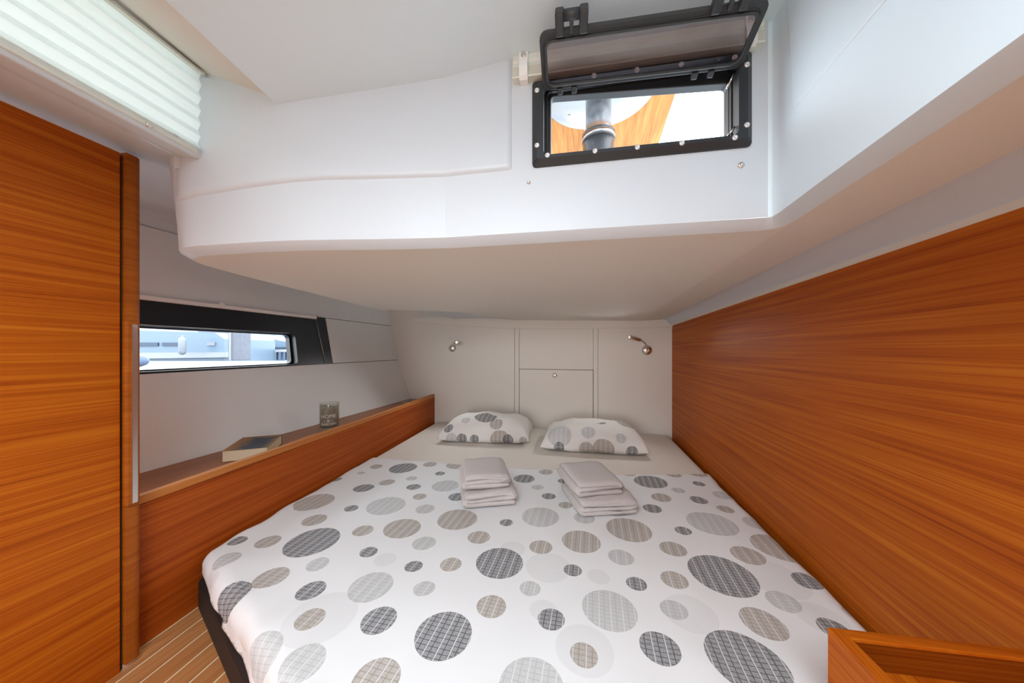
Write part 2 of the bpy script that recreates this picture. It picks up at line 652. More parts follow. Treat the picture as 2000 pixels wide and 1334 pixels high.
# hatch face with its opening
pA, pB = Vector(rowsL[-1][3]), Vector(rowsR[0][3])
fdir = (Vector((pB.x, pB.y, 0)) - Vector((pA.x, pA.y, 0))).normalized()
fn = Vector((fdir.y, -fdir.x, 0))            # out of the face, towards the camera
O = Vector((pA.x, pA.y, 0))
WF = (Vector((pB.x, pB.y, 0)) - O).length


def face3(u, z, d):
    return O + fdir * u + fn * d + Vector((0, 0, z))


def face_u(px, py):
    p = vpl(px, py, (O.x, O.y), (O.x + fdir.x, O.y + fdir.y))
    return (p - O).dot(fdir), p.z


lip_rows = [rowsL[-1][:4], rowsR[0][:4]]
loft('well_lip', lip_rows, M['gelcoat'], ce)
u0, zb = face_u(1040, 329)
u1, zt = face_u(1466, 103)
hu0, hu1, hz0, hz1 = u0 + 0.012, u1 - 0.012, zb + 0.012, zt - 0.004
zl = rowsL[-1][3][2]
outer = [(0, zl), (hu0, zl), (hu1, zl), (WF, zl), (WF, hz0), (WF, hz1), (WF, 1.345), (hu1, 1.345), (hu0, 1.345), (0, 1.345), (0, hz1), (0, hz0)]
inner = [(hu0, hz0), (hu0, hz0), (hu1, hz0), (hu1, hz0), (hu1, hz0), (hu1, hz1), (hu1, hz1), (hu1, hz1), (hu0, hz1), (hu0, hz1), (hu0, hz1), (hu0, hz0)]
vs = [face3(*p, 0) for p in outer] + [face3(hu0, hz0, 0), face3(hu1, hz0, 0), face3(hu1, hz1, 0), face3(hu0, hz1, 0)]
mk('hatch_face', vs, [(0, 1, 12, 11), (1, 2, 13, 12), (2, 3, 4, 13), (4, 5, 14, 13), (5, 6, 7, 14), (7, 8, 15, 14), (8, 9, 10, 15), (10, 11, 12, 15)], M['gelcoat'], ce)
# underside of the well
back_edge = [(-1.151, 1.67), (-0.79, 1.831), (-0.745, 2.0), (-0.693, 2.334), (-0.60, 2.475), (0.46, 2.475)]
under = path[1:NP - 7] + [(0.315, 0.650), (0.3185, 0.625)]
cx_pts = [(-1.10, 1.25), (-1.047, 1.01), (-0.985, 0.745), (-0.950, 0.630), (-0.936, 0.594)] + front + [(0.285, 0.669), (0.304, 0.664), (0.315, 0.650), (0.3185, 0.625)]


def cove_top(y):                             # where the ceiling bends down into the cove over the right bulkhead
    return Vector((0.475 + (YB - y) * 0.004, y, 0.960 + (2.45 - y) * 0.0105))


def fill_grid(name, fpath, bpath, n, mat):
    """surface between a front and a back plan path of equal length"""
    rws = []
    for i in range(n + 1):
        t = i / n
        rws.append([(a[0] + (b[0] - a[0]) * t, a[1] + (b[1] - a[1]) * t) for a, b in zip(fpath, bpath)])
    return loft(name, [[(x, y, low_z(x, y)) for x, y in r] for r in rws], mat, ce)


fpath = path[:NP - 5]
fpath = left_edge + front + [(0.0, 0.65), (0.15, 0.66), (0.285, 0.669), (0.304, 0.664), (0.315, 0.650), (0.3185, 0.625)]
nfp = len(fpath)


def resample(poly, n):
    P = [Vector(p) for p in poly]
    L = [0]
    for a, b in zip(P, P[1:]):
        L.append(L[-1] + (b - a).length)
    out = []
    for i in range(n):
        s = L[-1] * i / (n - 1)
        k = max(j for j in range(len(L)) if L[j] <= s + 1e-9)
        k = min(k, len(P) - 2)
        t = (s - L[k]) / max(1e-9, L[k + 1] - L[k])
        out.append(tuple(P[k].lerp(P[k + 1], t)))
    return out


bp = [(-1.224, 1.724), (-1.20, 1.700), (-1.165, 1.675), (-1.151, 1.67), (-0.95, 1.76), (-0.79, 1.831)]
bp2 = resample([(-0.79, 1.831), (-0.745, 2.0), (-0.693, 2.334), (-0.60, 2.475), (0.3185, 2.475)], nfp - len(bp) + 1)[1:]
bpath = bp + bp2
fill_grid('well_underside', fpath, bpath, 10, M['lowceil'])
# skirt closing the notch at the port quarter
sk = bp + [(-0.745, 2.0), (-0.693, 2.334), (-0.60, 2.475)]
loft('well_skirt', [[(x, y, low_z(x, y)) for x, y in sk], [(x, y, 1.26) for x, y in sk]], M['lowceil'], ce, smooth=False)
# strip right of the well and the cove over the bulkhead
ys = [-1.32, -0.6, 0.0, 0.34, 0.52, 0.625, 0.9, 1.3, 1.8, 2.2, 2.475]


def lip_x(y):
    q = [(0.3185, 9.0)] + fr2[3:]
    for (xa, ya_), (xb, yb2) in zip(q, q[1:]):
        if y >= yb2:
            return xa + (xb - xa) * (ya_ - y) / (ya_ - yb2)
    return q[-1][0]


rows = []
for y in ys:
    xi = lip_x(y) - 0.0005
    c = cove_top(y)
    xr = wall_r(y)
    zp = 0.918 + (YB - y) * 0.0176
    z0 = low_z(xi, y)
    rows.append([(xi, y, z0), (xi + (c.x - xi) * 0.5, y, z0 + (c.z - z0) * 0.62), (c.x - 0.012, y, c.z - 0.0005), (c.x, y, c.z - 0.001), (c.x + 0.012, y, c.z - 0.005), (xr - 0.022, y, zp + 0.010), (xr - 0.018, y, zp + 0.006), (xr - 0.016, y, zp + 0.010), (xr - 0.013, y, zp + 0.010), (xr - 0.012, y, zp), (xr + 0.02, y, zp - 0.001)])
loft('well_strip', [r[:3] for r in rows], M['lowceil'], ce)
loft('cove', [r[2:7] for r in rows], M['gelcoat'], ce)
loft('cove_bead', [r[6:] for r in rows], M['lowceil'], ce)
# raised panel on the well face beside the hatch
prow = []
i0 = len(left_edge) - 1
pts_rel = [(i, 0.0) for i in range(i0 - 1, i_h0 + 1)]
for i, _ in pts_rel:
    n = pnorm(i) if i != i_h0 else Vector((fn.x, fn.y))
    p = Vector(path[i])
    zb_ = 1.080 + 0.022 * min(1, max(0, (p.x + 0.95) / 0.4))
    prow.append([(*(p + n * (CH - 0.001)), zb_ - 0.006), (*(p + n * (CH + 0.003)), zb_ - 0.003), (*(p + n * (CH + 0.006)), zb_ + 0.001), (*(p + n * (CH + 0.006)), zb_ + 0.006), (*(p + n * (CH + 0.006)), 1.2), (*(p + n * (CH + 0.006)), 1.345)])
uE, zE = face_u(998, 332)
for du, off in ((0.05, 0.006), (uE - 0.008, 0.006), (uE - 0.003, 0.005), (uE + 0.003, 0.0)):
    rr = []
    for k, z in enumerate((1.0965, 1.0995, 1.1035, 1.1085, 1.2, 1.345)):
        o2 = (0.0, 0.0035, 0.006, 0.006, 0.006, 0.006)[k] * off / 0.006
        q = face3(du, z, o2 if o2 > 0 else -0.001)
        rr.append(tuple(q))
    prow.append(rr)
loft('raised_panel', prow, M['gelcoat'], ce)
# inset panel on the side of the well
zi0 = 1.110
xs_ = 0.2925
slab('inset_panel', [(xs_, 0.588, zi0 + 0.003), (xs_ + 0.004, -0.6, zi0), (xs_ + 0.004, -0.6, 1.345), (xs_, 0.606, 1.345)], 0.007, M['coollit'], ce, bevel=0.0035, flip=True)
# high ceiling with the deck hatch opening above the entrance
hx0, hx1, hy0, hy1 = -0.52, 0.16, -0.76, -0.08


def hc(x, y):
    return (x, y, hz(x))


L1 = [(-0.646 + 0.10, -1.32), (-0.646 + 0.05, -0.46), (-0.646, 0.365), (-0.690, 0.70)]
xl = lambda y: -0.600 - (y - 0.339) * 0.150
xsL = [xl(-1.32), xl(-0.46), xl(0.22), xl(0.72)]
ysH = [-1.32, -0.76, -0.08, 0.72]
hv, hf = [], []
for y in ysH:
    for x in (xl(y), hx0, -0.16, hx1, 0.345):
        hv.append(hc(x, y))
for j in range(3):
    for i in range(4):
        if (i, j) not in ((1, 1), (2, 1)):
            a = j * 5 + i
            hf.append((a, a + 1, a + 6, a + 5))
mk('high_ceiling', hv, hf, M['coollit'], ce, solid=0.012)
ring('deck_hatch_coaming', [(hx0 - 0.0, hy0), (hx1, hy0), (hx1, hy1), (hx0, hy1)], [(hx0 + 0.012, hy0 + 0.012), (hx1 - 0.012, hy0 + 0.012), (hx1 - 0.012, hy1 - 0.012), (hx0 + 0.012, hy1 - 0.012)],
     lambda u, v, d: (u, v, 1.30 + d), -0.01, 0.09, M['gelcoat'], ce)
# recess over the wardrobe: soffit, side deck, cove to the hull
bl_b = [Vector((-0.7877 + 0.17, -1.32, 1.165)), Vector((-0.7877, 0.265, 1.165)), Vector((-0.8145, 0.511, 1.165))]
ddx = (bl_b[2].x - bl_b[1].x) / (bl_b[2].y - bl_b[1].y)


def blx(y):
    return -0.8145 + ddx * (y - 0.511)


mk('recess_soffit', [(xl(-1.32) + 0.003, -1.32, 1.272), (xl(0.75) + 0.003, 0.75, 1.262), (blx(0.75) - 0.06, 0.75, 1.368), (blx(-1.32) - 0.06, -1.32, 1.368)], [(0, 1, 2, 3)], M['lowceil'], ce, solid=0.004)
box('recess_jamb', (-0.90, 0.5215, 1.15), (-0.80, 0.56, 1.36), M['gelcoat'], ce)
rows = []
for y in (-1.32, 0.0, 0.5, 1.0, 1.6, 2.1, 2.5):
    hx = hull(y, 1.24).x
    xb = blx(min(y, 0.6)) + 0.004
    rows.append([(xb, y, 1.176), (xb - 0.004, y, 1.158), (xb - 0.010, y, 1.156), (-1.06, y, 1.222), (hx + 0.25, y, 1.268), (hx + 0.10, y, 1.290), (hx + 0.05, y, 1.295), (hx + 0.022, y, 1.285), (hx + 0.010, y, 1.262), (hx, y, 1.244), (hx - 0.02, y, 1.240)])
loft('side_deck_liner', rows, M['gelcoat'], ce)

# --- left hull side: panels, joint lines and long window
wl = empty('wall_left', (-1.5, 1.2, 0.3), 'flared warm grey hull lining with a long black framed window', kind='structure')


def hull_patch(name, pts, mat, off=0.0, th=0.008):
    q = [hull(y, z) + Vector((off, 0, 0)) for y, z in pts]
    v = q + [p + Vector((-th, 0, 0)) for p in q]
    n = len(q)
    f = [tuple(range(n))[::-1], tuple(range(n, 2 * n))] + [(i, (i + 1) % n, n + (i + 1) % n, n + i) for i in range(n)]
    return mk(name, v, f, mat, wl, bevel=0.0012)


WY1b, WY1t = 1.7473, 1.754                    # aft end of the black surround
hull_patch('lower_panel', [(0.10, 0.20), (YB + 0.01, 0.20), (YB + 0.01, 0.6605), (0.10, 0.6605)], M['hullvinyl'])
hull_patch('aft_panel', [(WY1b + 0.004, 0.664), (YB + 0.01, 0.664), (YB + 0.01, 0.9525), (WY1t + 0.004, 0.9525)], M['hullvinyl'])
hull_patch('upper_panel', [(0.10, 0.956), (YB + 0.01, 0.956), (YB + 0.01, 1.2405), (0.10, 1.2405)], M['hullvinyl'])
loft('joint_backing', [[hull(y, z) + Vector((-0.007, 0, 0)) for z in (0.64, 0.66, 0.668)] for y in (0.1, 1.3, YB)], M['seam'], wl, smooth=False)
loft('joint_backing', [[hull(y, z) + Vector((-0.009, 0, 0)) for z in (0.66, 0.80, 0.957)] for y in (WY1b - 0.02, YB)], M['seam'], wl, smooth=False)
bk = [hull(y, z) + Vector((-0.012, 0, 0)) for y, z in ((0.1, 0.95), (YB, 0.95), (YB, 1.30), (0.1, 1.30))]
mk('joint_backing', bk, [(0, 1, 2, 3)], M['seam'], wl)

w1 = empty('window_1', (-1.6, 1.2, 0.66), 'long narrow hull window in a black surround, looking onto the marina', kind='structure')


def win3(y, z, d):
    return hull(y, z) + Vector((d, 0, 0))


inn = rrect(0.16, 1.500, 0.669, 0.838, 0.022, 6)
# aft end of the pane leans forward at the top
inn = [(y + (0.030 * (0.75 - z) / 0.085 * -0.25 if y > 1.3 else 0), z) for y, z in inn]
nI = len(inn)
out_c = [(WY1b, 0.662), (WY1t, 0.9535), (0.12, 0.9535), (0.12, 0.662)]
outl = []
for k in range(4):
    outl += [out_c[k]] * (nI // 4)
ring('black_surround', outl, inn, win3, -0.0005, -0.035, M['black'], w1)
inn2 = [(0.83 + (y - 0.83) * 0.985 - 0.002, 0.7535 + (z - 0.7535) * 0.93) for y, z in inn]
ring('pane_gasket', inn, inn2, win3, -0.033, -0.060, M['black'], w1)
mk('pane', [win3(y, z, -0.055) for y, z in inn2], [tuple(range(nI))], M['clear'], w1)
# steel tube put in for the light line reflected above the pane
tube('sill_reflection', [win3(y, 0.842, -0.004) for y in (0.15, 0.8, 1.47)], 0.004, M['steel'], w1, seg=8)
# rail of the roller blind under the upper panel, with its little tab and the guide cord
rb = empty('roller_blind_rail', tuple(hull(1.2, 0.955)), 'white slim roller blind rail along the top of the hull window', 'blind')
a, b = hull(0.13, 0.950), hull(1.672, 0.950)
obox('rail', (a + b) / 2 + Vector((0.008, 0, -0.003)), b - a, (1, 0, 0), (0.22, 0, 1), (b - a).length, 0.016, 0.018, M['strap'], rb, bevel=0.003)
t = hull(1.13, 0.957)
lathe('pull_tab', t + Vector((0.016, 0, -0.002)), (1, 0, 0), [(0.014, 0), (0.014, 0.003), (0.011, 0.005)], M['strap'], rb, seg=16)
obox('end_cap', b + Vector((0.008, 0.003, -0.003)), b - a, (1, 0, 0), (0.22, 0, 1), 0.006, 0.018, 0.022, M['lidframe'], rb, bevel=0.002)
tube('guide_cord', [hull(1.672, 0.945) + Vector((0.003, 0, 0)), hull(1.685, 0.664) + Vector((0.003, 0, 0))], 0.0017, M['steel'], rb, seg=6)

# --- bulkhead behind the camera with the cabin doorway
we = empty('wall_entrance', (0, -1.32, 0), 'white entrance bulkhead behind the viewpoint', kind='structure')
box('panel', (-0.02 + 0.15, -1.36, 0), (0.75, -1.32, 1.45), M['gelcoat'], we)
box('panel', (-1.9, -1.36, 0), (-0.75, -1.32, 1.45), M['gelcoat'], we)
box('panel', (-0.75, -1.36, 1.33), (0.13, -1.32, 1.45), M['gelcoat'], we)

sl = empty('saloon', (-0.3, -4, 0), 'saloon enclosure added behind the viewpoint to block the sky', kind='structure')  # walls added beyond the doorway to keep sky light out
box('floor_board', (-2.2, -6.6, -0.05), (1.6, -1.36, 0.0), M['plank'], sl)
box('deckhead', (-2.2, -6.6, 1.9), (1.6, -1.36, 1.95), M['gelcoat'], sl)
box('side_lining', (-2.2, -6.6, 0), (-2.15, -1.36, 1.9), M['wood'], sl)
box('side_lining', (1.55, -6.6, 0), (1.6, -1.36, 1.9), M['wood'], sl)
box('end_lining', (-2.2, -6.65, 0), (1.6, -6.6, 1.9), M['wood'], sl)
box('bulkhead', (-2.2, -1.40, 1.40), (1.6, -1.36, 1.95), M['gelcoat'], sl)
box('bulkhead', (-2.2, -1.40, 0), (-1.0, -1.36, 1.95), M['gelcoat'], sl)
box('bulkhead', (0.2, -1.40, 0), (1.6, -1.36, 1.95), M['gelcoat'], sl)

# ================================================================== BUILT-IN JOINERY
# --- shelf along the hull side
sh = empty('side_shelf', (-1.3, 1.5, 0), 'long teak side shelf with raised front lip beside the bed', 'shelf')
ya, yb_ = 0.562, YB - 0.004
slab('fascia_panel', [(fascia_x(ya), ya, 0.0), (fascia_x(yb_), yb_, 0.0), (fascia_x(yb_), yb_, 0.352), (fascia_x(ya), ya, 0.3585)], 0.018, M['fascia'], sh, flip=True)
slab('joint', [(fascia_x(ya) - 0.004, ya, 0.35), (fascia_x(yb_) - 0.004, yb_, 0.35), (fascia_x(yb_) - 0.004, yb_, 0.366), (fascia_x(ya) - 0.004, ya, 0.366)], 0.01, M['seam'], sh, flip=True)
loft('lip', [[(fascia_x(y) + dx, y, z) for dx, z in ((-0.026, 0.33), (-0.026, 0.376), (-0.022, 0.380), (-0.003, 0.380), (0.0, 0.377), (0.0, zb2))] for y, zb2 in ((ya, 0.3615), (yb_, 0.3555))], M['lip'], sh, closed=True, caps=True, smooth=False)
slab('shelf_board', [(fascia_x(ya) - 0.02, ya, 0.335), (fascia_x(yb_) - 0.02, yb_, 0.335), (hull(yb_, 0.335).x - 0.01, yb_, 0.335), (hull(ya, 0.335).x - 0.01, ya, 0.335)], 0.016, M['shelf'], sh, flip=True)
pc = atz(804, 784, 0.337)
pl = empty('shelf_socket', (pc.x, pc.y - 0.03, 0.335), 'small grey recessed socket plate at the far end of the side shelf', 'socket')
box('plate', (-1.46, 2.28, 0.3352), (-1.36, 2.40, 0.339), M['steel'], pl, bevel=0.002)
box('recess', (-1.445, 2.30, 0.339), (-1.375, 2.38, 0.3402), M['lidframe'], pl, bevel=0.001)

# --- wardrobe
wa = empty('wardrobe', (-1.1, 0.2, 0), 'tall teak wardrobe with rounded edge post and long metal handle', 'wardrobe')
A = Vector((-1.068, 0.522, 0))
wd = Vector((-0.067, 0.9977, 0)).normalized()
wn = Vector((wd.y, -wd.x, 0))                 # out of the wardrobe front, to the right
ZW = 1.208
E_ = A - wd * 1.80
slab('door', [A - wd * 0.004, E_, E_ + Vector((0, 0, ZW)), A - wd * 0.004 + Vector((0, 0, ZW))], 0.02, M['wood'], wa, bevel=0.0015, flip=False)
back = Vector((-0.40, 0, 0))
slab('carcass', [A - wn * 0.024 + wd * 0.035, E_ - wn * 0.024, E_ - wn * 0.42, A - wn * 0.42 + wd * 0.035], ZW - 0.008, M['wood'], wa)
ppts = []
pw, pd = 0.0225, 0.052
for u_, n_ in [(0.0025, -0.030), (0.0025, 0.006)] + [(pw * 1.55 - 0.018 + 0.018 * math.sin(math.radians(a)), -0.012 + 0.018 * math.cos(math.radians(a))) for a in range(0, 91, 15)] + [(pw * 1.55, -0.030)]:
    q = A + wd * u_ + wn * n_
    ppts.append((q.x, q.y))
prism('edge_post', ppts, 0.012, ZW + 0.004, M['woodz'], wa)
slab('shadow_groove', [A - wn * 0.010 - wd * 0.006, A - wn * 0.010 + wd * 0.004, A - wn * 0.010 + wd * 0.004 + Vector((0, 0, ZW - 0.004)), A - wn * 0.010 - wd * 0.006 + Vector((0, 0, ZW - 0.004))], 0.002, M['seam'], wa)
zh0, zh1 = 0.385, 0.815
hc_ = A + wd * 0.0115 + Vector((0, 0, (zh0 + zh1) / 2))
hb = obox('handle_block', hc_ + wn * 0.006, wd, wn, (0, 0, 1), 0.026, 0.014, zh1 - zh0 + 0.006, M['woodz'], wa, bevel=0.004)
# metal strip with rounded, curled ends
sp = []
for k in range(9):
    ang = math.radians(90 * k / 8)
    sp.append((0.0035 + 0.012 * math.sin(ang), zh1 - 0.012 + 0.012 * math.cos(ang)))
sp = [(0.0035 - 0.002, zh1)] + sp
sp += [(0.0155, zh0 + 0.008), (0.0145, zh0 + 0.003), (0.011, zh0 + 0.001)]
rows = []
for n_, z_ in sp:
    w_ = 0.0048
    rows.append([A + wd * (0.0135 + s * w_) + wn * (n_ + dn) + Vector((0, 0, z_ - (0.0 if dn == 0 else 0.0015))) for s, dn in ((-1, 0), (1, 0), (1, -0.0025), (-1, -0.0025))])
loft('handle_strip', rows, M['alu'], hb, closed=True, caps=True, smooth=False, bevel=0.0008)

# --- low cabinet by the foot of the bed
cb = empty('low_cabinet', (0.45, 0.4, 0), 'low teak cabinet with recessed tray top at the foot of the bed', 'cabinet')
c0, c1 = atz(1617, 1225, 0.34), atz(2000, 1268, 0.34)
cu = (c1 - c0).normalized()
cv = Vector((cu.y, -cu.x, 0))                 # towards the camera
cl, cw = 0.95, 0.238


def cab(u, v, z):
    u = min(u, cw - 0.132 * v) if u > 0.1 else u     # right side follows the bulkhead
    q = c0 + cu * u + cv * v
    return (q.x, q.y, z)


for nm, (ua, ub, va, vb) in {'side_wall': (0, 0.017, 0, cl), 'end_wall': (0.017, cw, 0, 0.014)}.items():
    slab(nm, [cab(ua, va, 0.0), cab(ub, va, 0.0), cab(ub, vb, 0.0), cab(ua, vb, 0.0)], 0.338, M['wood'], cb, flip=True)
for nm, (ua, ub, va, vb), m_ in (('rim', (-0.001, 0.018, -0.001, cl), M['woody']), ('rim', (0.018, cw, -0.001, 0.0165), M['woodx'])):
    slab(nm, [cab(ua, va, 0.334), cab(ub, va, 0.334), cab(ub, vb, 0.334), cab(ua, vb, 0.334)], 0.006, m_, cb, bevel=0.0015, flip=True)
slab('tray_back', [cab(0.017, 0.014, 0.26), cab(cw, 0.014, 0.26), cab(cw, 0.014, 0.334), cab(0.017, 0.014, 0.334)], 0.002, M['fascia'], cb, flip=True)
slab('tray_floor', [cab(0.016, 0.013, 0.296), cab(cw, 0.013, 0.296), cab(cw, cl, 0.296), cab(0.016, cl, 0.296)], 0.006, M['woody'], cb)

# ================================================================== BED
bed = empty('bed', (-0.35, 1.3, 0), 'wide berth with beige sheet on a low black base', 'bed')
ZM = 0.160                                    # mattress top
foot_a, foot_b = Vector((-1.115, 0.690)), Vector((-0.811, 0.557))
fd = (foot_b - foot_a).normalized()
fB = foot_a + fd * 1.05                       # foot edge runs on towards the right below the frame


def xl_bed(y):
    return fascia_x(y) + 0.006


foot_r = Vector((0.305, foot_a.y + (0.305 - foot_a.x) * fd.y / fd.x))
outline = [(xl_bed(0.70), 0.695), (foot_r.x, foot_r.y), (0.305, 0.61), (wall_r(0.62) - 0.006, 0.635), (wall_r(YB) - 0.006, YB - 0.006), (xl_bed(YB) + 0.0, YB - 0.006)]
outline = [Vector(p) for p in outline]


def offset_poly(P, d):
    """inset a counter-clockwise polygon by d"""
    n = len(P)
    out = []
    for i in range(n):
        a, b, c = P[i - 1], P[i], P[(i + 1) % n]
        e1, e2 = (b - a).normalized(), (c - b).normalized()
        n1, n2 = Vector((-e1.y, e1.x)), Vector((-e2.y, e2.x))
        k = (n1 + n2) / (1 + n1.dot(n2))
        out.append(b + k * d)
    return out


base_pts = offset_poly(outline, 0.004)
prism('base', [tuple(p) for p in base_pts], 0.0, 0.088, M['base'], bed, bevel=0.01)
mt = [tuple(p) for p in offset_poly(outline, 0.012)]
prism('mattress', mt, 0.088, ZM, M['sheet'], bed, bevel=0.04, seg=5, smooth=False)

# --- duvet: cloth laid flat, rolled over the mattress edges
R_ = 0.036
EDGE = 0.010
core = offset_poly([outline[0], outline[1], Vector((0.305, 0.61)), Vector((wall_r(0.62) - 0.002, 0.635)), outline[4], outline[5]], R_ + 0.009)


def fold_y(x):
    pts = [(-1.30, 1.515), (-1.113, 1.546), (-0.657, 1.556), (-0.145, 1.607), (0.093, 1.605), (0.30, 1.650), (0.528, 1.727), (0.7, 1.76)]
    for (xa, ya_), (xb, yb2) in zip(pts, pts[1:]):
        if x <= xb:
            t = (x - xa) / (xb - xa)
            return ya_ + (yb2 - ya_) * t
    return pts[-1][1]


def inside_core(p):
    c = False
    n = len(core)
    for i in range(n):
        a, b = core[i], core[(i + 1) % n]
        if (a.y > p.y) != (b.y > p.y) and p.x < (b.x - a.x) * (p.y - a.y) / (b.y - a.y) + a.x:
            c = not c
    return c


def drape2(p):
    best = None
    n = len(core)
    for i in range(n):
        a, b = core[i], core[(i + 1) % n]
        e = b - a
        t = max(0, min(1, (p - a).dot(e) / e.dot(e)))
        q = a + e * t
        dd = (p - q).length
        if best is None or dd < best[1]:
            best = (q, dd)
    if inside_core(p):
        return p, Vector((0, 0)), 0.0, best[1]
    return best[0], (p - best[0]).normalized() if best[1] > 1e-9 else Vector((0, 0)), best[1], 0.0


def qmax(n, b):
    foot = max(0.0, -(n.x * fd.y * -1 + n.y * fd.x)) if n.length else 0
    # overhang is long at the foot, short along the fascia and the right bulkhead
    side = abs(n.x) if b.y > 0.62 else 0
    return (math.pi / 2 * R_ + 0.034) * (1 - min(1, side * 1.0)) + (math.pi / 2 * R_ * 0.85) * min(1, side)


NX, NY = 170, 190
X0, X1, Y0 = -1.36, 0.72, -0.12
ZD = 0.1665
dv, duv, df, keep = [], [], [], []
for j in range(NY + 1):
    for i in range(NX + 1):
        x = X0 + (X1 - X0) * i / NX
        y = Y0 + (fold_y(x) - Y0) * j / NY
        p = Vector((x, y))
        b, n, q, ins = drape2(p)
        qm = qmax(n, b)
        keep.append(q < qm)
        q = min(q, qm)
        f = b + n * q
        w1_ = mnoise.noise(Vector((f.x * 4.2, f.y * 3.2, 1.3)))
        w2_ = mnoise.noise(Vector((f.x * 11, f.y * 8, 5.1)))
        w3_ = mnoise.noise(Vector((f.x * 26, f.y * 19, 9.7)))
        edge = math.exp(-ins / 0.10) if q == 0 else 1.0
        h = 0.0048 * w1_ + (0.0018 + 0.0034 * edge) * w2_ + (0.0003 + 0.0016 * edge) * w3_
        hem = max(0.0, 1 - (fold_y(x) - f.y) / 0.02)
        z = ZD + h
        if q < math.pi / 2 * R_:
            wv = EDGE * math.sin(q / R_) * mnoise.noise(Vector((b.x * 7, b.y * 6, 2.2)))
            pos = b + n * (R_ * math.sin(q / R_) + h * 0.8 * (q > 0) + wv)
            z = z - R_ * (1 - math.cos(q / R_))
        else:
            ex = q - math.pi / 2 * R_
            wv = EDGE * mnoise.noise(Vector((b.x * 7, b.y * 6, 2.2)))
            pos = b + n * (R_ + h * 1.5 + ex * 0.10 + wv)
            z = z - R_ - ex
        if q == 0:
            z -= 0.004 * hem * hem
        dv.append((pos.x, pos.y, max(z, ZM + 0.001 if q == 0 else 0.07)))
        duv.append((f.x, f.y))
for j in range(NY):
    for i in range(NX):
        a = j * (NX + 1) + i
        c = (a, a + 1, a + NX + 2, a + NX + 1)
        if any(keep[k] for k in c):
            df.append(c)
used = sorted({k for f in df for k in f})
mp_ = {k: i for i, k in enumerate(used)}
dv, duv, df = [dv[k] for k in used], [duv[k] for k in used], [tuple(mp_[k] for k in f) for f in df]

Z7 = [(100, 90, 33, 'B'), (250, 98, 75, 'D'), (400, 80, 38, 'B'), (550, 83, 60, 'B'), (15, 125, 20, 'G'), (297, 157, 30, 'G'), (455, 131, 27, 'D'),
      (160, 180, 43, 'B'), (30, 212, 55, 'D'), (308, 207, 39, 'D'), (485, 200, 74, 'G'), (342, 260, 37, 'B'), (550, 260, 47, 'D'), (155, 312, 103, 'G'),
      (373, 327, 52, 'G'), (553, 382, 110, 'B'), (245, 435, 100, 'B'), (25, 453, 55, 'B'), (367, 517, 65, 'G'), (672, 487, 62, 'B'), (826, 404, 37, 'D'),
      (57, 573, 47, 'D'), (150, 612, 60, 'F'), (308, 650, 49, 'D'), (516, 642, 59, 'B'), (788, 626, 131, 'D'), (1018, 539, 64, 'B'), (1015, 372, 103, 'G'),
      (925, 155, 58, 'D'), (1047, 120, 39, 'B'), (1000, 205, 33, 'G'), (1062, 257, 39, 'D'), (1145, 173, 32, 'D'), (1155, 310, 38, 'B'), (1260, 380, 58, 'G'),
      (1243, 507, 106, 'B'), (1508, 440, 121, 'B'), (1465, 595, 70, 'G'), (1060, 650, 125, 'F'), (1340, 705, 62, 'F'), (1196, 670, 50, 'D'), (958, 769, 58, 'G'),
      (70, 765, 118, 'G'), (367, 780, 60, 'G'), (742, 873, 82, 'B'), (1076, 943, 75, 'D'), (1400, 890, 149, 'G'), (1551, 745, 55, 'D'), (1763, 725, 71, 'B'),
      (1755, 550, 71, 'B'), (1812, 449, 43, 'D'), (1972, 412, 127, 'G'), (1690, 267, 52, 'B'), (1785, 228, 36, 'G'), (1630, 178, 87, 'D'), (1755, 137, 44, 'B'),
      (1900, 188, 32, 'D'), (1885, 127, 55, 'B'), (1510, 130, 38, 'B'), (1900, 282, 46, 'D'), (1640, 325, 50, 'D'), (1155, 116, 25, 'B'), (1440, 118, 30, 'B'),
      (115, 955, 95, 'D'), (475, 1035, 157, 'D'), (100, 1290, 130, 'B'), (965, 1320, 180, 'G'), (1258, 1143, 76, 'B'), (1682, 1103, 108, 'D'), (1760, 888, 72, 'G'),
      (1260, 1110, 160, 'F'), (1850, 910, 140, 'F'), (1030, 890, 75, 'F'), (860, 550, 70, 'F'), (205, 42, 18, 'B')]
Z8 = [(450, 1180, 205, 'D'), (545, 960, 113, 'B'), (655, 838, 81, 'G'), (788, 727, 68, 'D'), (315, 692, 170, 'D'), (458, 590, 83, 'B'), (630, 545, 130, 'B'),
      (505, 408, 65, 'G'), (333, 332, 44, 'B'), (317, 250, 50, 'G'), (940, 990, 75, 'D'), (1100, 910, 85, 'G'), (620, 715, 150, 'F'), (870, 930, 120, 'F')]
Z6 = [(1875, 105, 30, 'D'), (1755, 232, 100, 'B'), (1960, 272, 36, 'D'), (1755, 335, 62, 'B'), (1325, 447, 45, 'D'), (1495, 452, 62, 'B'), (1743, 455, 138, 'D'),
      (1265, 555, 65, 'G'), (1773, 580, 57, 'G'), (1512, 650, 88, 'B'), (1735, 725, 75, 'D'), (1265, 745, 112, 'D'), (1730, 890, 76, 'B'), (1430, 1060, 125, 'G'),
      (1683, 1135, 120, 'G'), (1790, 880, 190, 'F'), (1180, 640, 40, 'F')]
dots = []
for lst, ox, oy in ((Z7, 700, 880), (Z8, 1300, 880), (Z6, 0, 900)):
    for x, y, r, k in lst:
        p = atz(ox + x / 2.857, oy + y / 2.857, ZD)
        dep = -p.x * ST + p.y * CT
        dots.append((round(p.x, 4), round(p.y, 4), round(r / 2.857 / F * dep, 4), k))
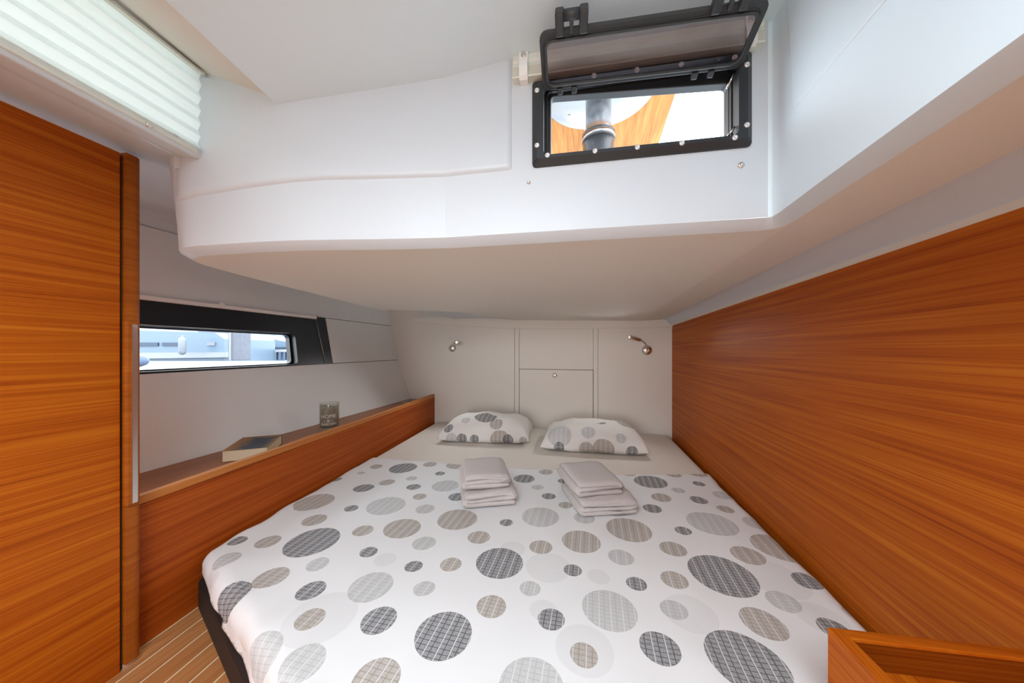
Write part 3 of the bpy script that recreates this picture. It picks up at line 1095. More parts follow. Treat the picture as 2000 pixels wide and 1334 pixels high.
for k in range(26):                            # the pattern goes on under the foot of the bed, out of the picture
    q = (random.uniform(-0.6, 0.5), random.uniform(0.0, 0.38))
    r = random.choice((0.02, 0.03, 0.045))
    if all(math.hypot(q[0] - d[0], q[1] - d[1]) > r + d[2] + 0.01 for d in dots):
        dots.append((q[0], q[1], r, random.choice('DBG')))
M['duvet'] = linen('dotted_duvet_cotton', dots)
dvt = mk('duvet', dv, df, M['duvet'], None, smooth=True, uv=duv, solid=0.003)
tag(dvt, 'white duvet printed with grey and beige dots spread over the bed', 'duvet')
bpy.context.view_layer.update()


# --- pillows
def pillow(c, ang, w, d, h, dots_px, label, seed, tag_u):
    root = empty('pillow', (c[0], c[1], ZM), label, 'pillow', 'dotted pillows at the head of the bed')
    n, m_ = 44, 32
    vs_, uv_, fs_ = [], [], []
    for side in (1, -1):
        for j in range(m_ + 1):
            for i in range(n + 1):
                u, v = -1 + 2 * i / n, -1 + 2 * j / m_
                fx = (1 - u ** 4) * (1 - 0.25 * u * u)
                fy = (1 - v ** 4) * (1 - 0.15 * v * v)
                t = max(0, fx * fy) ** 0.42
                x = u * w / 2 * (1 - 0.05 * (1 - v * v) * abs(u) ** 3)
                y = v * d / 2 * (1 - 0.07 * (1 - u * u) * abs(v) ** 3)
                nz = mnoise.noise(Vector((x * 9 + seed, y * 9, seed)))
                nz2 = mnoise.noise(Vector((x * 24 + seed, y * 24, seed + 3)))
                rim = 1 - t
                z = (0.030 + t * h * (0.76 if side > 0 else -0.24)) + (nz * 0.016 * t + nz2 * 0.006) * (1 if side > 0 else 0.2) + rim * 0.006 * nz
                zz = z if side > 0 else min(z, 0.03)
                zz = max(zz, 0.001)
                if side < 0 and (i in (0, n) or j in (0, m_)):
                    zz = vs_[j * (n + 1) + i][2] - c[2] - 0.002
                px, py = rot2(x, y, ang)
                vs_.append((c[0] + px, c[1] + py, c[2] + max(zz, 0.0005)))
                uv_.append((u * w / 2, v * d / 2))
    o0 = (n + 1) * (m_ + 1)
    for i in range(n + 1):                     # print follows the cloth: arc length front to back
        for s in (0, o0):
            acc = 0.0
            for j in range(m_ + 1):
                k = s + j * (n + 1) + i
                if j:
                    acc += (Vector(vs_[k]) - Vector(vs_[k - n - 1])).length
                uv_[k] = (uv_[k][0], acc - d / 2)
    dots = []
    for px, py, r, kind in dots_px:
        best = None
        for k in range(o0):
            P = vs_[k]
            dep = -P[0] * ST + P[1] * CT
            qx, qy = CX + F * (P[0] * CT + P[1] * ST) / dep, HY - F * (P[2] - H) / dep
            e = (qx - px) ** 2 + (qy - py) ** 2
            if best is None or e < best[0]:
                best = (e, k, dep)
        dots.append((uv_[best[1]][0], uv_[best[1]][1], r / F * best[2], kind))
    mat = linen('dotted_pillow_cotton', dots, (0.80, 0.775, 0.74), 0.012, 0.3)
    for s in (0, o0):
        for j in range(m_):
            for i in range(n):
                a = s + j * (n + 1) + i
                fs_.append((a, a + 1, a + n + 2, a + n + 1) if s == 0 else (a, a + n + 1, a + n + 2, a + 1))
    for i in range(n):
        for a, b in ((i, i + 1), (m_ * (n + 1) + i, m_ * (n + 1) + i + 1)):
            fs_.append((a, b, b + o0, a + o0))
    for j in range(m_):
        for a, b in ((j * (n + 1), (j + 1) * (n + 1)), (j * (n + 1) + n, (j + 1) * (n + 1) + n)):
            fs_.append((a, b, b + o0, a + o0))
    mk('pillow_case', vs_, fs_, mat, root, smooth=True, uv=uv_)
    # little dark label at the far corner
    tx, ty = rot2(tag_u * w / 2, d / 2 * 0.93, ang)
    ca, sa = math.cos(ang), math.sin(ang)
    obox('sewn_tag', (c[0] + tx, c[1] + ty, c[2] + 0.062), (ca, sa, 0.15), (-sa * 0.3, ca * 0.3, 1), (-sa, ca, -0.3), 0.045, 0.022, 0.0015, M['darktag'], root)
    return root


pillow((-0.695, 2.12, ZM + 0.001), math.radians(7), 0.585, 0.40, 0.165, [(876.0, 835.0, 9.5, 'D'), (910.9, 821.1, 9.0, 'G'), (948.0, 812.5, 22.1, 'D'), (968.3, 827.1, 13.1, 'B'), (925.5, 849.6, 8.6, 'D'), (976.1, 851.9, 18.5, 'B'), (1020.0, 832.8, 12.4, 'B'), (991.9, 865.4, 10.4, 'D'), (882.8, 860.9, 11.3, 'G'), (900.8, 868.3, 9.9, 'D'), (1020.0, 857.5, 8.1, 'B')],
       'dotted pillow on the left, nearer the side shelf', 1.3, -0.70)
pillow((-0.012, 2.08, ZM + 0.001), math.radians(3), 0.60, 0.40, 0.155, [(1092.0, 849.6, 23.6, 'G'), (1092.0, 819.3, 11.3, 'B'), (1137.5, 820.4, 19.8, 'B'), (1147.2, 844.0, 13.5, 'G'), (1176.4, 826.0, 8.6, 'D'), (1220.3, 826.0, 20.3, 'B'), (1211.3, 858.6, 10.4, 'G'), (1245.0, 854.1, 9.0, 'B'), (1180.9, 872.1, 20.7, 'B'), (1146.0, 869.9, 13.5, 'B'), (1094.3, 871.5, 9.9, 'D'), (1236.5, 880.0, 11.3, 'D')],
       'dotted pillow on the right, nearer the teak bulkhead', 8.2, 0.86)


# --- towels, each folded over itself
def towel(c, ang, w, d, th, label, seed, tuck=0.0, layers=3):
    """folded terry towel: a ribbon folded in thirds across the width, run along its depth"""
    path2 = []
    r = th / 2
    pitch = th * 1.02
    x = -w / 2 + r
    # centre line of the folds in the (x, z) plane
    for L in range(layers):
        z = r + L * pitch
        xs = [(-w / 2 + th * 0.6, w / 2 - th * 0.6)[k] for k in (0, 1)]
        if L == 0:
            xs[1] = w / 2 - th * 0.2
        if L == layers - 1:
            xs[1] = w / 2 - th * (0.9 + tuck)
        seq = [xs[0] + (xs[1] - xs[0]) * k / 12 for k in range(13)]
        if L % 2 == 0 and L == 0:
            seq = seq[::-1]
        elif L == 1:
            pass
        elif L == 2:
            seq = seq[::-1]
        for q in seq:
            path2.append((q, z))
        if L < layers - 1:
            e = seq[-1]
            s = 1 if e > 0 else -1
            for k in range(1, 6):
                a = math.pi * k / 6
                path2.append((e + s * math.sin(a) * pitch / 2, z + pitch / 2 * (1 - math.cos(a))))
    pts = [Vector(p) for p in path2]
    loopL, loopR = [], []
    for i, p in enumerate(pts):
        t = (pts[min(i + 1, len(pts) - 1)] - pts[max(i - 1, 0)]).normalized()
        nn = Vector((-t.y, t.x)) * (r * 0.97)
        loopL.append(p + nn)
        loopR.append(p - nn)
    endc = pts[-1] + (pts[-1] - pts[-2]).normalized() * r * 0.7
    startc = pts[0] + (pts[0] - pts[1]).normalized() * r * 0.7
    loop = loopL + [endc] + loopR[::-1] + [startc]
    rows = []
    nd = 14
    hmax = layers * pitch
    for k in range(nd + 1):
        v = -1 + 2 * k / nd
        rw = []
        for q in loop:
            sx = 1 - 0.05 * (abs(v) ** 4) + 0.03 * mnoise.noise(Vector((v * 2, seed, q.y * 30)))
            yy = v * d / 2 * (1 - 0.06 * mnoise.noise(Vector((q.x * 12, q.y * 60, seed))))
            lift = mnoise.noise(Vector((q.x * 8 + seed, yy * 8, q.y * 5)))
            roundoff = 1 - 0.16 * (abs(v) ** 5) - 0.10 * (abs(2 * q.x / w) ** 5)
            z = q.y * (roundoff + 0.06 * lift * (q.y / hmax)) + 0.006 * lift * (q.y / hmax)
            fz = mnoise.noise(Vector((q.x * 130, yy * 130, z * 130 + seed))) * 0.0018
            px, py = rot2(q.x * sx + fz, yy + fz, ang)
            rw.append((c[0] + px, c[1] + py, c[2] + max(0.0, z + fz * 0.7)))
        rows.append(rw)
    o = loft('folded_towel', rows, M['towel'], None, closed=True, caps=True, smooth=True, loc=c)
    tag(o, label, 'towel', 'folded grey-pink towels on the duvet')
    return o


ZT0 = ZD + 0.0062
towel((-0.412, 1.245, ZT0), math.radians(24), 0.196, 0.205, 0.0185, 'lower folded towel of the left stack, on the duvet', 2.0)
towel((-0.430, 1.250, ZT0 + 0.0600), math.radians(25), 0.178, 0.195, 0.0185, 'upper folded towel of the left stack, on the duvet', 5.5, 1.0)
towel((0.012, 1.300, ZT0), math.radians(21), 0.215, 0.235, 0.0165, 'lower folded towel of the right stack, on the duvet', 9.1)
towel((-0.022, 1.318, ZT0 + 0.0560), math.radians(24), 0.178, 0.225, 0.0175, 'upper folded towel of the right stack, on the duvet', 13.3)

# ================================================================== SMALL THINGS
# --- reading lamps on the aft bulkhead
M['lens'] = paint('lamp_lens', (0.30, 0.29, 0.27), 0.2)
M['lens'].node_tree.nodes['Principled BSDF'].inputs['Emission Color'].default_value = (1.0, 0.87, 0.70, 1)
M['lens'].node_tree.nodes['Principled BSDF'].inputs['Emission Strength'].default_value = 0.6  # glow added to the lens though the lamps are unlit


def lamp(c, elbow, head0, head1, label, r0, power, aim):
    c0_ = Vector(c)
    root = empty('reading_lamp', c, label, 'lamp', 'swivel reading lamps over the pillows')
    c = Vector(c)
    lathe('base', c, (0, -1, 0), [(r0, 0.0), (r0, 0.006), (r0 * 0.93, 0.011), (r0 * 0.72, 0.015), (r0 * 0.70, 0.016), (r0 * 0.35, 0.017), (0.001, 0.0175)], M['chrome'], root, seg=28)
    st = [c + Vector((0, -0.012, 0)), c + Vector((0, -0.030, 0.012)), Vector(elbow), Vector(head0)]
    pts = []
    for k in range(13):
        t = k / 12
        a, b, c2, d2 = st
        pts.append(a * (1 - t) ** 3 + b * 3 * t * (1 - t) ** 2 + c2 * 3 * t * t * (1 - t) + d2 * t ** 3)
    tube('stem', pts, 0.0055, M['chrome'], root, seg=10)
    h0, h1 = Vector(head0), Vector(head1)
    ax = (h1 - h0)
    L = ax.length
    hd = lathe('head', h0 - ax.normalized() * 0.012, ax, [(0.0055, 0), (0.0135, 0.012), (0.0150, 0.02), (0.0150, L + 0.010), (0.0135, L + 0.012), (0.0105, L + 0.012), (0.0100, L + 0.004)], M['chrome'], root, seg=20)
    lathe('lens', h1 - ax.normalized() * 0.004, ax, [(0.0100, 0), (0.009, 0.004), (0.004, 0.006), (0.0005, 0.0065)], M['lens'], hd, seg=16)
    ld_ = bpy.data.lights.new('added_fill_spot', 'SPOT')       # added fill to brighten the cabin's head end; the lamps are unlit
    ld_.energy, ld_.color = power, (0.95, 0.97, 0.98)
    ld_.spot_size, ld_.spot_blend, ld_.shadow_soft_size = math.radians(125), 1.0, 0.03
    lo = bpy.data.objects.new('added_fill_spot', ld_)
    lo.location = h1 + ax.normalized() * 0.03 - c0_
    lo.rotation_euler = Vector(aim).to_track_quat('-Z', 'Y').to_euler()
    lo.parent = root
    COL.objects.link(lo)
    return root


def onback(px, py, dy=0.0):
    r = ray(px, py)
    k = (YB - dy) / r.y
    return Vector((0, 0, H)) + r * k


b1 = onback(884, 680)
lamp(b1, onback(884, 671, 0.045), onback(886.5, 672, 0.060), onback(892, 668.5, 0.135), 'chrome reading lamp on the left, pointing towards the viewer', 0.032, 5.0, (0.05, -1, -0.70))
b2 = onback(1263.5, 684)
lamp(b2, onback(1262, 668, 0.045), onback(1250, 664, 0.055), onback(1229, 658.5, 0.090), 'chrome reading lamp on the right with its arm swung out', 0.036, 5.0, (-0.50, -1, -0.70))

# --- glass candle jar with lettering
cp = atz(637.5, 838, 0.336)
cr_ = 0.047
cz = 0.3355
cj = empty('candle_jar', (cp.x, cp.y + 0.02, cz), 'glass candle jar lettered HOME & GARDEN on the side shelf', 'candle')
cc = Vector((cp.x, cp.y + 0.02, cz))
ch = 0.136
lathe('glass', cc, (0, 0, 1), [(0.001, 0.0), (cr_ - 0.004, 0.0), (cr_, 0.004), (cr_, ch - 0.002), (cr_ - 0.0015, ch), (cr_ - 0.003, ch - 0.002), (cr_ - 0.003, 0.012), (0.001, 0.010)], M['jar'], cj, seg=40, caps=False)
wr_ = []
for k in range(41):
    a = 2 * math.pi * k / 40
    wr_.append(0.118 + 0.006 * math.sin(2 * a + 1.0))
rows = []
for frac in (0.0, 0.3, 0.55, 0.8, 1.0):
    rows.append([(cc.x + (cr_ - 0.0045) * math.cos(2 * math.pi * k / 40), cc.y + (cr_ - 0.0045) * math.sin(2 * math.pi * k / 40), cc.z + 0.014 + (wr_[k] - 0.014) * frac) for k in range(40)])
rows.append([(cc.x + 0.02 * math.cos(2 * math.pi * k / 40), cc.y + 0.02 * math.sin(2 * math.pi * k / 40), cc.z + 0.110) for k in range(40)])
wx = loft('wax', rows, M['wax'], cj, closed=True, caps=True)
tube('wick', [(cc.x, cc.y, cc.z + 0.109), (cc.x + 0.001, cc.y, cc.z + 0.121)], 0.0012, M['hole'], wx, seg=6)


def text_mesh(txt, size):
    cu_ = bpy.data.curves.new('lettering', 'FONT')
    cu_.body = txt
    cu_.size = size
    cu_.align_x = 'CENTER'
    cu_.resolution_u = 3
    o = bpy.data.objects.new('lettering', cu_)
    COL.objects.link(o)
    bpy.context.view_layer.update()
    me = bpy.data.meshes.new_from_object(o.evaluated_get(bpy.context.evaluated_depsgraph_get()))
    vs_, fs_ = [tuple(v.co) for v in me.vertices], [tuple(p.vertices) for p in me.polygons]
    bpy.data.objects.remove(o)
    bpy.data.curves.remove(cu_)
    bpy.data.meshes.remove(me)
    return vs_, fs_


facing = math.atan2(-cc.y, -cc.x)              # jar turned towards the entrance
facing -= 0.10
for txt, size, zc, sq in (('HOME', 0.026, 0.062, 1.0), ('\u2014&\u2014', 0.020, 0.042, 0.9), ('GARDEN', 0.0195, 0.024, 1.0)):
    tv, tf = text_mesh(txt, size)
    vs_ = []
    for x, y, _ in tv:
        a = facing + x * sq / cr_
        vs_.append((cc.x + (cr_ + 0.0006) * math.cos(a), cc.y + (cr_ + 0.0006) * math.sin(a), cc.z + zc + y))
    mk('lettering', vs_, tf, M['print'], cj)

# --- paperback on the shelf
zb0 = 0.3362
zt0 = 0.377
q4 = [atz(*p, zt0) for p in ((426, 883), (521, 873), (558, 848), (474, 854))]
eu = ((q4[1] - q4[0]) + (q4[2] - q4[3])).normalized()
ctr = sum(q4, Vector()) / 4
ev = Vector((-eu.y, eu.x, 0))
bw = 0.140
bl = ((q4[3] - q4[0]).length + (q4[2] - q4[1]).length) / 2 * 0.98
fz_ = 0.0


def cover_mat():
    m, nt, bs = new_mat('book_cover_print')
    uvn = N(nt, 'ShaderNodeUVMap')
    sep = N(nt, 'ShaderNodeSeparateXYZ')
    nt.links.new(uvn.outputs[0], sep.inputs[0])
    mp = N(nt, 'ShaderNodeMapping')
    mp.inputs['Scale'].default_value = (2.2, 5, 1)
    nt.links.new(uvn.outputs[0], mp.inputs[0])
    n1 = noise_tex(nt, mp.outputs[0], 1.5, 4, 0.6)
    edge = math_node(nt, 'MULTIPLY', math_node(nt, 'ABSOLUTE', math_node(nt, 'SUBTRACT', sep.outputs[0], 0.62)), 1.9)
    top = math_node(nt, 'MULTIPLY', math_node(nt, 'SUBTRACT', sep.outputs[1], 0.62), 2.6, True)
    f = math_node(nt, 'ADD', math_node(nt, 'MAXIMUM', edge, top), math_node(nt, 'MULTIPLY', math_node(nt, 'SUBTRACT', n1, 0.5), 1.2))
    cr = N(nt, 'ShaderNodeValToRGB')
    e = cr.color_ramp.elements
    e[0].position, e[0].color = 0.35, (0.035, 0.042, 0.060, 1)
    e[1].position, e[1].color = 1.0, (0.36, 0.15, 0.06, 1)
    k = e.new(0.62)
    k.color = (0.16, 0.10, 0.05, 1)
    nt.links.new(f, cr.inputs[0])
    nt.links.new(cr.outputs[0], bs.inputs['Base Color'])
    bs.inputs['Roughness'].default_value = 0.55
    bs.inputs['Specular IOR Level'].default_value = 0.15
    return m


M['cover'] = cover_mat()
bk = empty('paperback_book', (ctr.x, ctr.y, zb0), 'thick paperback with dark blue and orange cover on the side shelf', 'book')


def bookp(u, v, z):
    return ctr + eu * (u * bw / 2) + ev * (v * bl / 2) + Vector((0, 0, z - ctr.z))


zs_ = lambda v: zt0
v8 = [bookp(-0.97, -0.98, zb0 + 0.001), bookp(0.97, -0.98, zb0 + 0.001), bookp(0.97, 0.98, zb0 + 0.001), bookp(-0.97, 0.98, zb0 + 0.001),
      bookp(-0.97, -0.98, zt0 - 0.001), bookp(0.97, -0.98, zt0 - 0.001), bookp(0.97, 0.98, zt0 - 0.001), bookp(-0.97, 0.98, zt0 - 0.001)]
mk('page_block', v8, box_vf((0, 0, 0), (1, 1, 1))[1], M['pages'], bk)
cvv = []
for z0_, z1_ in ((zt0 - 0.001, zt0),):
    cvv += [bookp(-1, -1, z0_), bookp(1, -1, z0_), bookp(1, 1, z0_), bookp(-1, 1, z0_), bookp(-1, -1, z1_), bookp(1, -1, z1_), bookp(1, 1, z1_), bookp(-1, 1, z1_)]
cuv = [(0, 0), (1, 0), (1, 1), (0, 1)] * 2
mk('front_cover', cvv, box_vf((0, 0, 0), (1, 1, 1))[1], M['cover'], bk, uv=cuv)
v8 = [bookp(-1, -1, zb0), bookp(1, -1, zb0), bookp(1, 1, zb0), bookp(-1, 1, zb0), bookp(-1, -1, zb0 + 0.001), bookp(1, -1, zb0 + 0.001), bookp(1, 1, zb0 + 0.001), bookp(-1, 1, zb0 + 0.001)]
mk('back_cover', v8, box_vf((0, 0, 0), (1, 1, 1))[1], M['cover'], bk, uv=cuv)
v8 = [bookp(-1, 0.98, zb0), bookp(1, 0.98, zb0), bookp(1, 1, zb0), bookp(-1, 1, zb0), bookp(-1, 0.98, zt0), bookp(1, 0.98, zt0), bookp(1, 1, zt0), bookp(-1, 1, zt0)]
mk('spine', v8, box_vf((0, 0, 0), (1, 1, 1))[1], M['cover'], bk, uv=cuv)

# ================================================================== COCKPIT HATCH
w2 = empty('window_2', tuple(face3((u0 + u1) / 2, zb, 0)), 'opening black framed hatch to the cockpit, lid swung up', kind='structure')


def f3(u, z, d):
    return face3(u, z, d)


fo = rrect(u0, u1, zb, zt, 0.006, 2)
fm = rrect(u0 + 0.010, u1 - 0.010, zb + 0.010, zt - 0.010, 0.004, 2)
iu0, iz1 = face_u(1062, 170)
iu1, iz0 = face_u(1442, 285)
iz0 = zb + 0.016
iz1 = zt - 0.010
iu0, iu1 = u0 + 0.022, u1 - 0.024
fi = rrect(iu0, iu1, iz0, iz1, 0.008, 2)
n = len(fo)
# face plate with a bevelled outer edge
vv = [f3(*p, 0.0) for p in fo] + [f3(*p, 0.004) for p in fo] + [f3(*p, 0.013) for p in fm] + [f3(*p, 0.013) for p in fi] + [f3(*p, -0.02) for p in fi]
ff = []
for k in range(4):
    for i in range(n):
        j = (i + 1) % n
        ff.append((k * n + i, k * n + j, (k + 1) * n + j, (k + 1) * n + i))
mk('face_plate', vv, ff, M['frame'], w2)
# deeper outer frame seen through the plate
go = rrect(iu0 - 0.006, iu1 + 0.006, iz0 - 0.006, iz1 + 0.006, 0.008, 2)
du0, dz0 = face_u(1073, 303)
du1, dz1 = face_u(1417, 172)
gi = rrect(iu0 + 0.012, iu1 - 0.003, iz0 + 0.002, iz1 - 0.004, 0.006, 2)
gi = [(u, z - (0.020 * (u - iu0) / (iu1 - iu0) if z > (iz0 + iz1) / 2 else 0)) for u, z in gi]
ring('outer_frame', go, gi, f3, -0.018, -0.036, M['frame'], w2, bevel=0.0015)
gj = rrect(iu0 + 0.006, iu1 - 0.002, iz0 + 0.0, iz1 - 0.002, 0.006, 2)
ring('gasket', go, gj, f3, -0.010, -0.018, M['black'], w2)
# screws
sc_px = [(1049, 187), (1050, 292), (1070, 311), (1161, 303), (1242, 296), (1327, 288), (1428, 278), (1451, 254), (1451, 139), (1070, 171), (1159, 159), (1241, 148), (1326, 138), (1428, 125)]
scr = None
for px, py in sc_px:
    uu, zz = face_u(px, py)
    uu = min(max(uu, u0 + 0.010), u1 - 0.010)
    p = f3(uu, zz, 0.0125)
    if scr is None:
        scr = lathe('screw', (0, 0, 0), fn, [(0.0046, 0), (0.0046, 0.001), (0.0038, 0.0022), (0.0016, 0.0024), (0.0014, 0.0012), (0.0002, 0.001)], M['screw'], None, seg=14)
        s_ = scr
    else:
        s_ = bpy.data.objects.new('screw', scr.data)
        COL.objects.link(s_)
    s_.parent = w2
    s_.location = p - origin(w2)
# stays inside the frame on the right
tube('stay', [f3(iu1 - 0.002, iz1 - 0.020, 0.004), f3(iu1 - 0.010, iz1 - 0.042, -0.006)], 0.0022, M['chrome'], w2, seg=8)
tube('stay', [f3(iu1 - 0.002, iz0 + 0.020, 0.004), f3(iu1 - 0.012, iz0 + 0.006, -0.004)], 0.0020, M['chrome'], w2, seg=8)

# lid: hinged along the top of the opening, swung inwards and up
h0 = face3(*face_u(1066, 183), 0.012)
h1 = face3(*face_u(1440, 140), 0.012)
lid_u = (h1 - h0)
lid_w = lid_u.length
lid_u.normalize()
# free edge: same width, nearer to the camera
k_ = 0.868
g0 = Vector((0, 0, H)) + ray(1051, 70) * ((h0.x * -ST + h0.y * CT) * k_)
g1 = Vector((0, 0, H)) + ray(1500, 4) * ((h1.x * -ST + h1.y * CT) * k_)
lid_v = ((g0 - h0) + (g1 - h1)) / 2
lid_v = lid_v - lid_u * lid_v.dot(lid_u)
lid_h = lid_v.length
lid_v.normalize()
lid_n = lid_u.cross(lid_v).normalized()        # up side of the lid
if lid_n.z < 0:
    lid_n = -lid_n
hm = (h0 + h1) / 2
mid = ((g0 + g1) / 2 - hm).dot(lid_u)
lw0 = (h1 - h0).length
lw1 = (g1 - g0).dot(lid_u)
LW = (lw0 + lw1) / 2 + 0.004


def lid3(u, v, d):
    return hm + lid_u * (u + mid * 0.5) + lid_v * v + lid_n * d


lid = empty('hatch_lid', tuple(hm), 'smoked acrylic hatch lid in grey frame, hanging open above the cockpit hatch', 'hatch lid')
lo_ = rrect(-LW / 2, LW / 2, -0.004, lid_h + 0.004, 0.012, 4)
lm_ = rrect(-LW / 2 + 0.007, LW / 2 - 0.007, 0.004, lid_h - 0.006, 0.012, 4)
li_ = rrect(-LW / 2 + 0.0115, LW / 2 - 0.0115, 0.008, lid_h - 0.0105, 0.010, 4)
n = len(lo_)
ring('lid_frame', lo_, lm_, lid3, -0.001, 0.006, M['lidframe'], lid, bevel=0.0015)
ring('lid_seal', lm_, li_, lid3, -0.006, 0.001, M['lidframe'], lid, bevel=0.002)
slab('lid_pane', [lid3(*p, 0.0005) for p in lm_], 0.003, M['smoke'], lid)
for um in (-LW / 2 + 0.052, LW / 2 - 0.056):
    lt = None
    for s in (-1, 1):
        c = lid3(um + s * 0.0185, lid_h + 0.014, -0.002)
        o = obox('latch', c, lid_u, lid_v, lid_n, 0.0135, 0.032, 0.018, M['lidframe'], lid, bevel=0.003)
        if s < 0:
            lt = o
    tube('latch_roller', [lid3(um - 0.012, lid_h + 0.022, -0.002), lid3(um + 0.012, lid_h + 0.022, -0.002)], 0.0075, M['lidframe'], lid, seg=14)
    obox('latch_tongue', lid3(um, lid_h + 0.012, -0.005), lid_u, lid_v, lid_n, 0.006, 0.024, 0.006, M['lidframe'], lid, bevel=0.001)
for um in (-LW / 2 + 0.045, LW / 2 - 0.06):
    for s in (-1, 1):
        obox('hinge_lug', lid3(um + s * 0.013, -0.006, 0.0), lid_u, lid_v, lid_n, 0.010, 0.012, 0.010, M['lidframe'], lid, bevel=0.002)

# --- folded pleated blind strapped up over the hatch
bb0, bz0 = face_u(1000, 155)
bb1, bz1 = face_u(1488, 108)
fb = empty('folded_blind', tuple(face3((bb0 + bb1) / 2, zt, 0)), 'cream pleated blind gathered up above the cockpit hatch', 'blind')
zb1 = zt + 0.002
ub0, ub1 = u0 - 0.036, u1 + 0.014
pf = [(-0.001, 0.0), (0.016, 0.0)]
for k in range(5):
    pf += [(0.017, 0.0022 + k * 0.0036), (0.0135, 0.0040 + k * 0.0036)]
pf += [(0.016, 0.020), (0.012, 0.030), (0.0145, 0.034), (0.0125, 0.046), (0.008, 0.048), (-0.001, 0.048)]
rows = [[face3(u, zb1 + z, d) for d, z in pf] for u in (ub0, ub1)]
loft('pleats', rows, M['cassette'], fb, closed=True, caps=True, smooth=False)
for us in (ub0 + 0.021, ub1 - 0.021):
    rows = [[face3(us + s, zb1 + z, d) for d, z in ((-0.001, -0.004), (0.014, -0.004), (0.020, 0.0), (0.0205, 0.018), (0.0165, 0.034), (0.0165, 0.050), (0.0145, 0.050), (0.0145, 0.034), (0.0185, 0.018), (0.018, 0.002), (0.013, -0.002), (-0.001, -0.002))] for s in (-0.008, 0.008)]
    stp = loft('strap', rows, M['strap'], fb, closed=True, caps=True, smooth=False)
    lathe('snap', face3(us, zb1 + 0.041, 0.0165), fn, [(0.005, 0), (0.0052, 0.0012), (0.0035, 0.002), (0.002, 0.001), (0.0003, 0.001)], M['chrome'], stp, seg=14)

# --- snap studs on the face below the hatch
for px, py, r, lb in ((1033, 357, 0.0036, 'tiny steel snap stud below the left corner of the cockpit hatch'), (1447, 323, 0.0055, 'larger steel snap stud below the right corner of the cockpit hatch')):
    uu, zz = face_u(px, py)
    o = lathe('snap_stud', face3(uu, zz, 0), fn, [(r, -0.001), (r, 0.0015), (r * 0.8, 0.003), (r * 0.62, 0.0028), (r * 0.55, 0.0045), (r * 0.3, 0.005), (0.0002, 0.004)], M['chrome'], None, seg=16, loc=tuple(face3(uu, zz, 0)))
    tag(o, lb, 'snap', 'snap studs under the hatch')

# ================================================================== PLEATED BLIND OVER THE COACHROOF PORTLIGHT
w3 = empty('window_3', (blx(-0.3) - 0.05, -0.3, 1.17), 'coachroof portlight behind the pleated blind', kind='structure')
box_y0 = -1.30
obox('pane', (blx(-0.37) - 0.055, -0.37, 1.25), (ddx, 1, 0), (1, 0, 0), (0, 0, 1), 1.86, 0.004, 0.17, M['clear'], w3)
pb = empty('pleated_blind', (blx(0.0), 0.0, 1.165), 'pale pleated blind drawn over the portlight above the wardrobe', 'blind')
npl = 6
rowz = []
zt_, zb_2 = 1.342, 1.178
for k in range(npl * 2 + 1):
    z = zt_ + (zb_2 - zt_) * k / (npl * 2)
    off = 0.0 if k % 2 == 0 else -0.0075
    rowz.append((z, off))
rows = [[(blx(y) + off + 0.0 + (z - 1.178) * 0.02, y, z) for z, off in rowz] for y in (-1.30, 0.519)]
loft('pleats', rows, M['blind'], pb, smooth=False, solid=0.0008)
rows = [[(blx(y) + dx, y, z) for dx, z in ((-0.016, 1.179), (0.0, 1.179), (0.004, 1.176), (0.006, 1.168), (0.006, 1.163), (-0.016, 1.163))] for y in (-1.30, 0.508)]
loft('bottom_rail', rows, M['cassette'], pb, closed=True, caps=True, smooth=False)
rows = [[(blx(y) + dx, y, z) for dx, z in ((-0.012, 1.342), (0.022, 1.326), (0.022, 1.331), (-0.012, 1.347))] for y in (-1.30, 0.512)]
loft('head_rail', rows, M['cassette'], pb, closed=True, caps=True, smooth=False)
for y in (0.470, 0.235, 0.0, -0.3):
    lathe('rail_screw', (blx(y) + 0.004, y, 1.1755), (0.8, 0, 0.6), [(0.0042, 0), (0.004, 0.0012), (0.002, 0.0016), (0.0003, 0.001)], M['steel'], pb, seg=12)
o = lathe('snap_stud', (blx(0.425) + 0.006, 0.425, 1.1655), (1, 0, -0.2), [(0.0045, 0), (0.0045, 0.002), (0.003, 0.004), (0.0005, 0.003)], M['chrome'], None, seg=14, loc=(blx(0.425) + 0.006, 0.425, 1.1655))
tag(o, 'steel snap stud on the bottom rail of the pleated blind', 'snap')

# ================================================================== COCKPIT SEEN THROUGH THE HATCH
ck = box('cockpit_sole', (-1.1, 0.72, 1.00), (0.5, 3.2, 1.03), M['gelcoat'], None)
tag(ck, 'white cockpit sole above the low ceiling', kind='structure')
zt1 = 1.70
tb = empty('cockpit_table', (0, 1.4, 1.03), 'varnished cockpit table on a steel post, seen from below through the hatch', 'table')


def tz(px, py):
    p = atz(px, py, zt1)
    return (p.x, p.y)


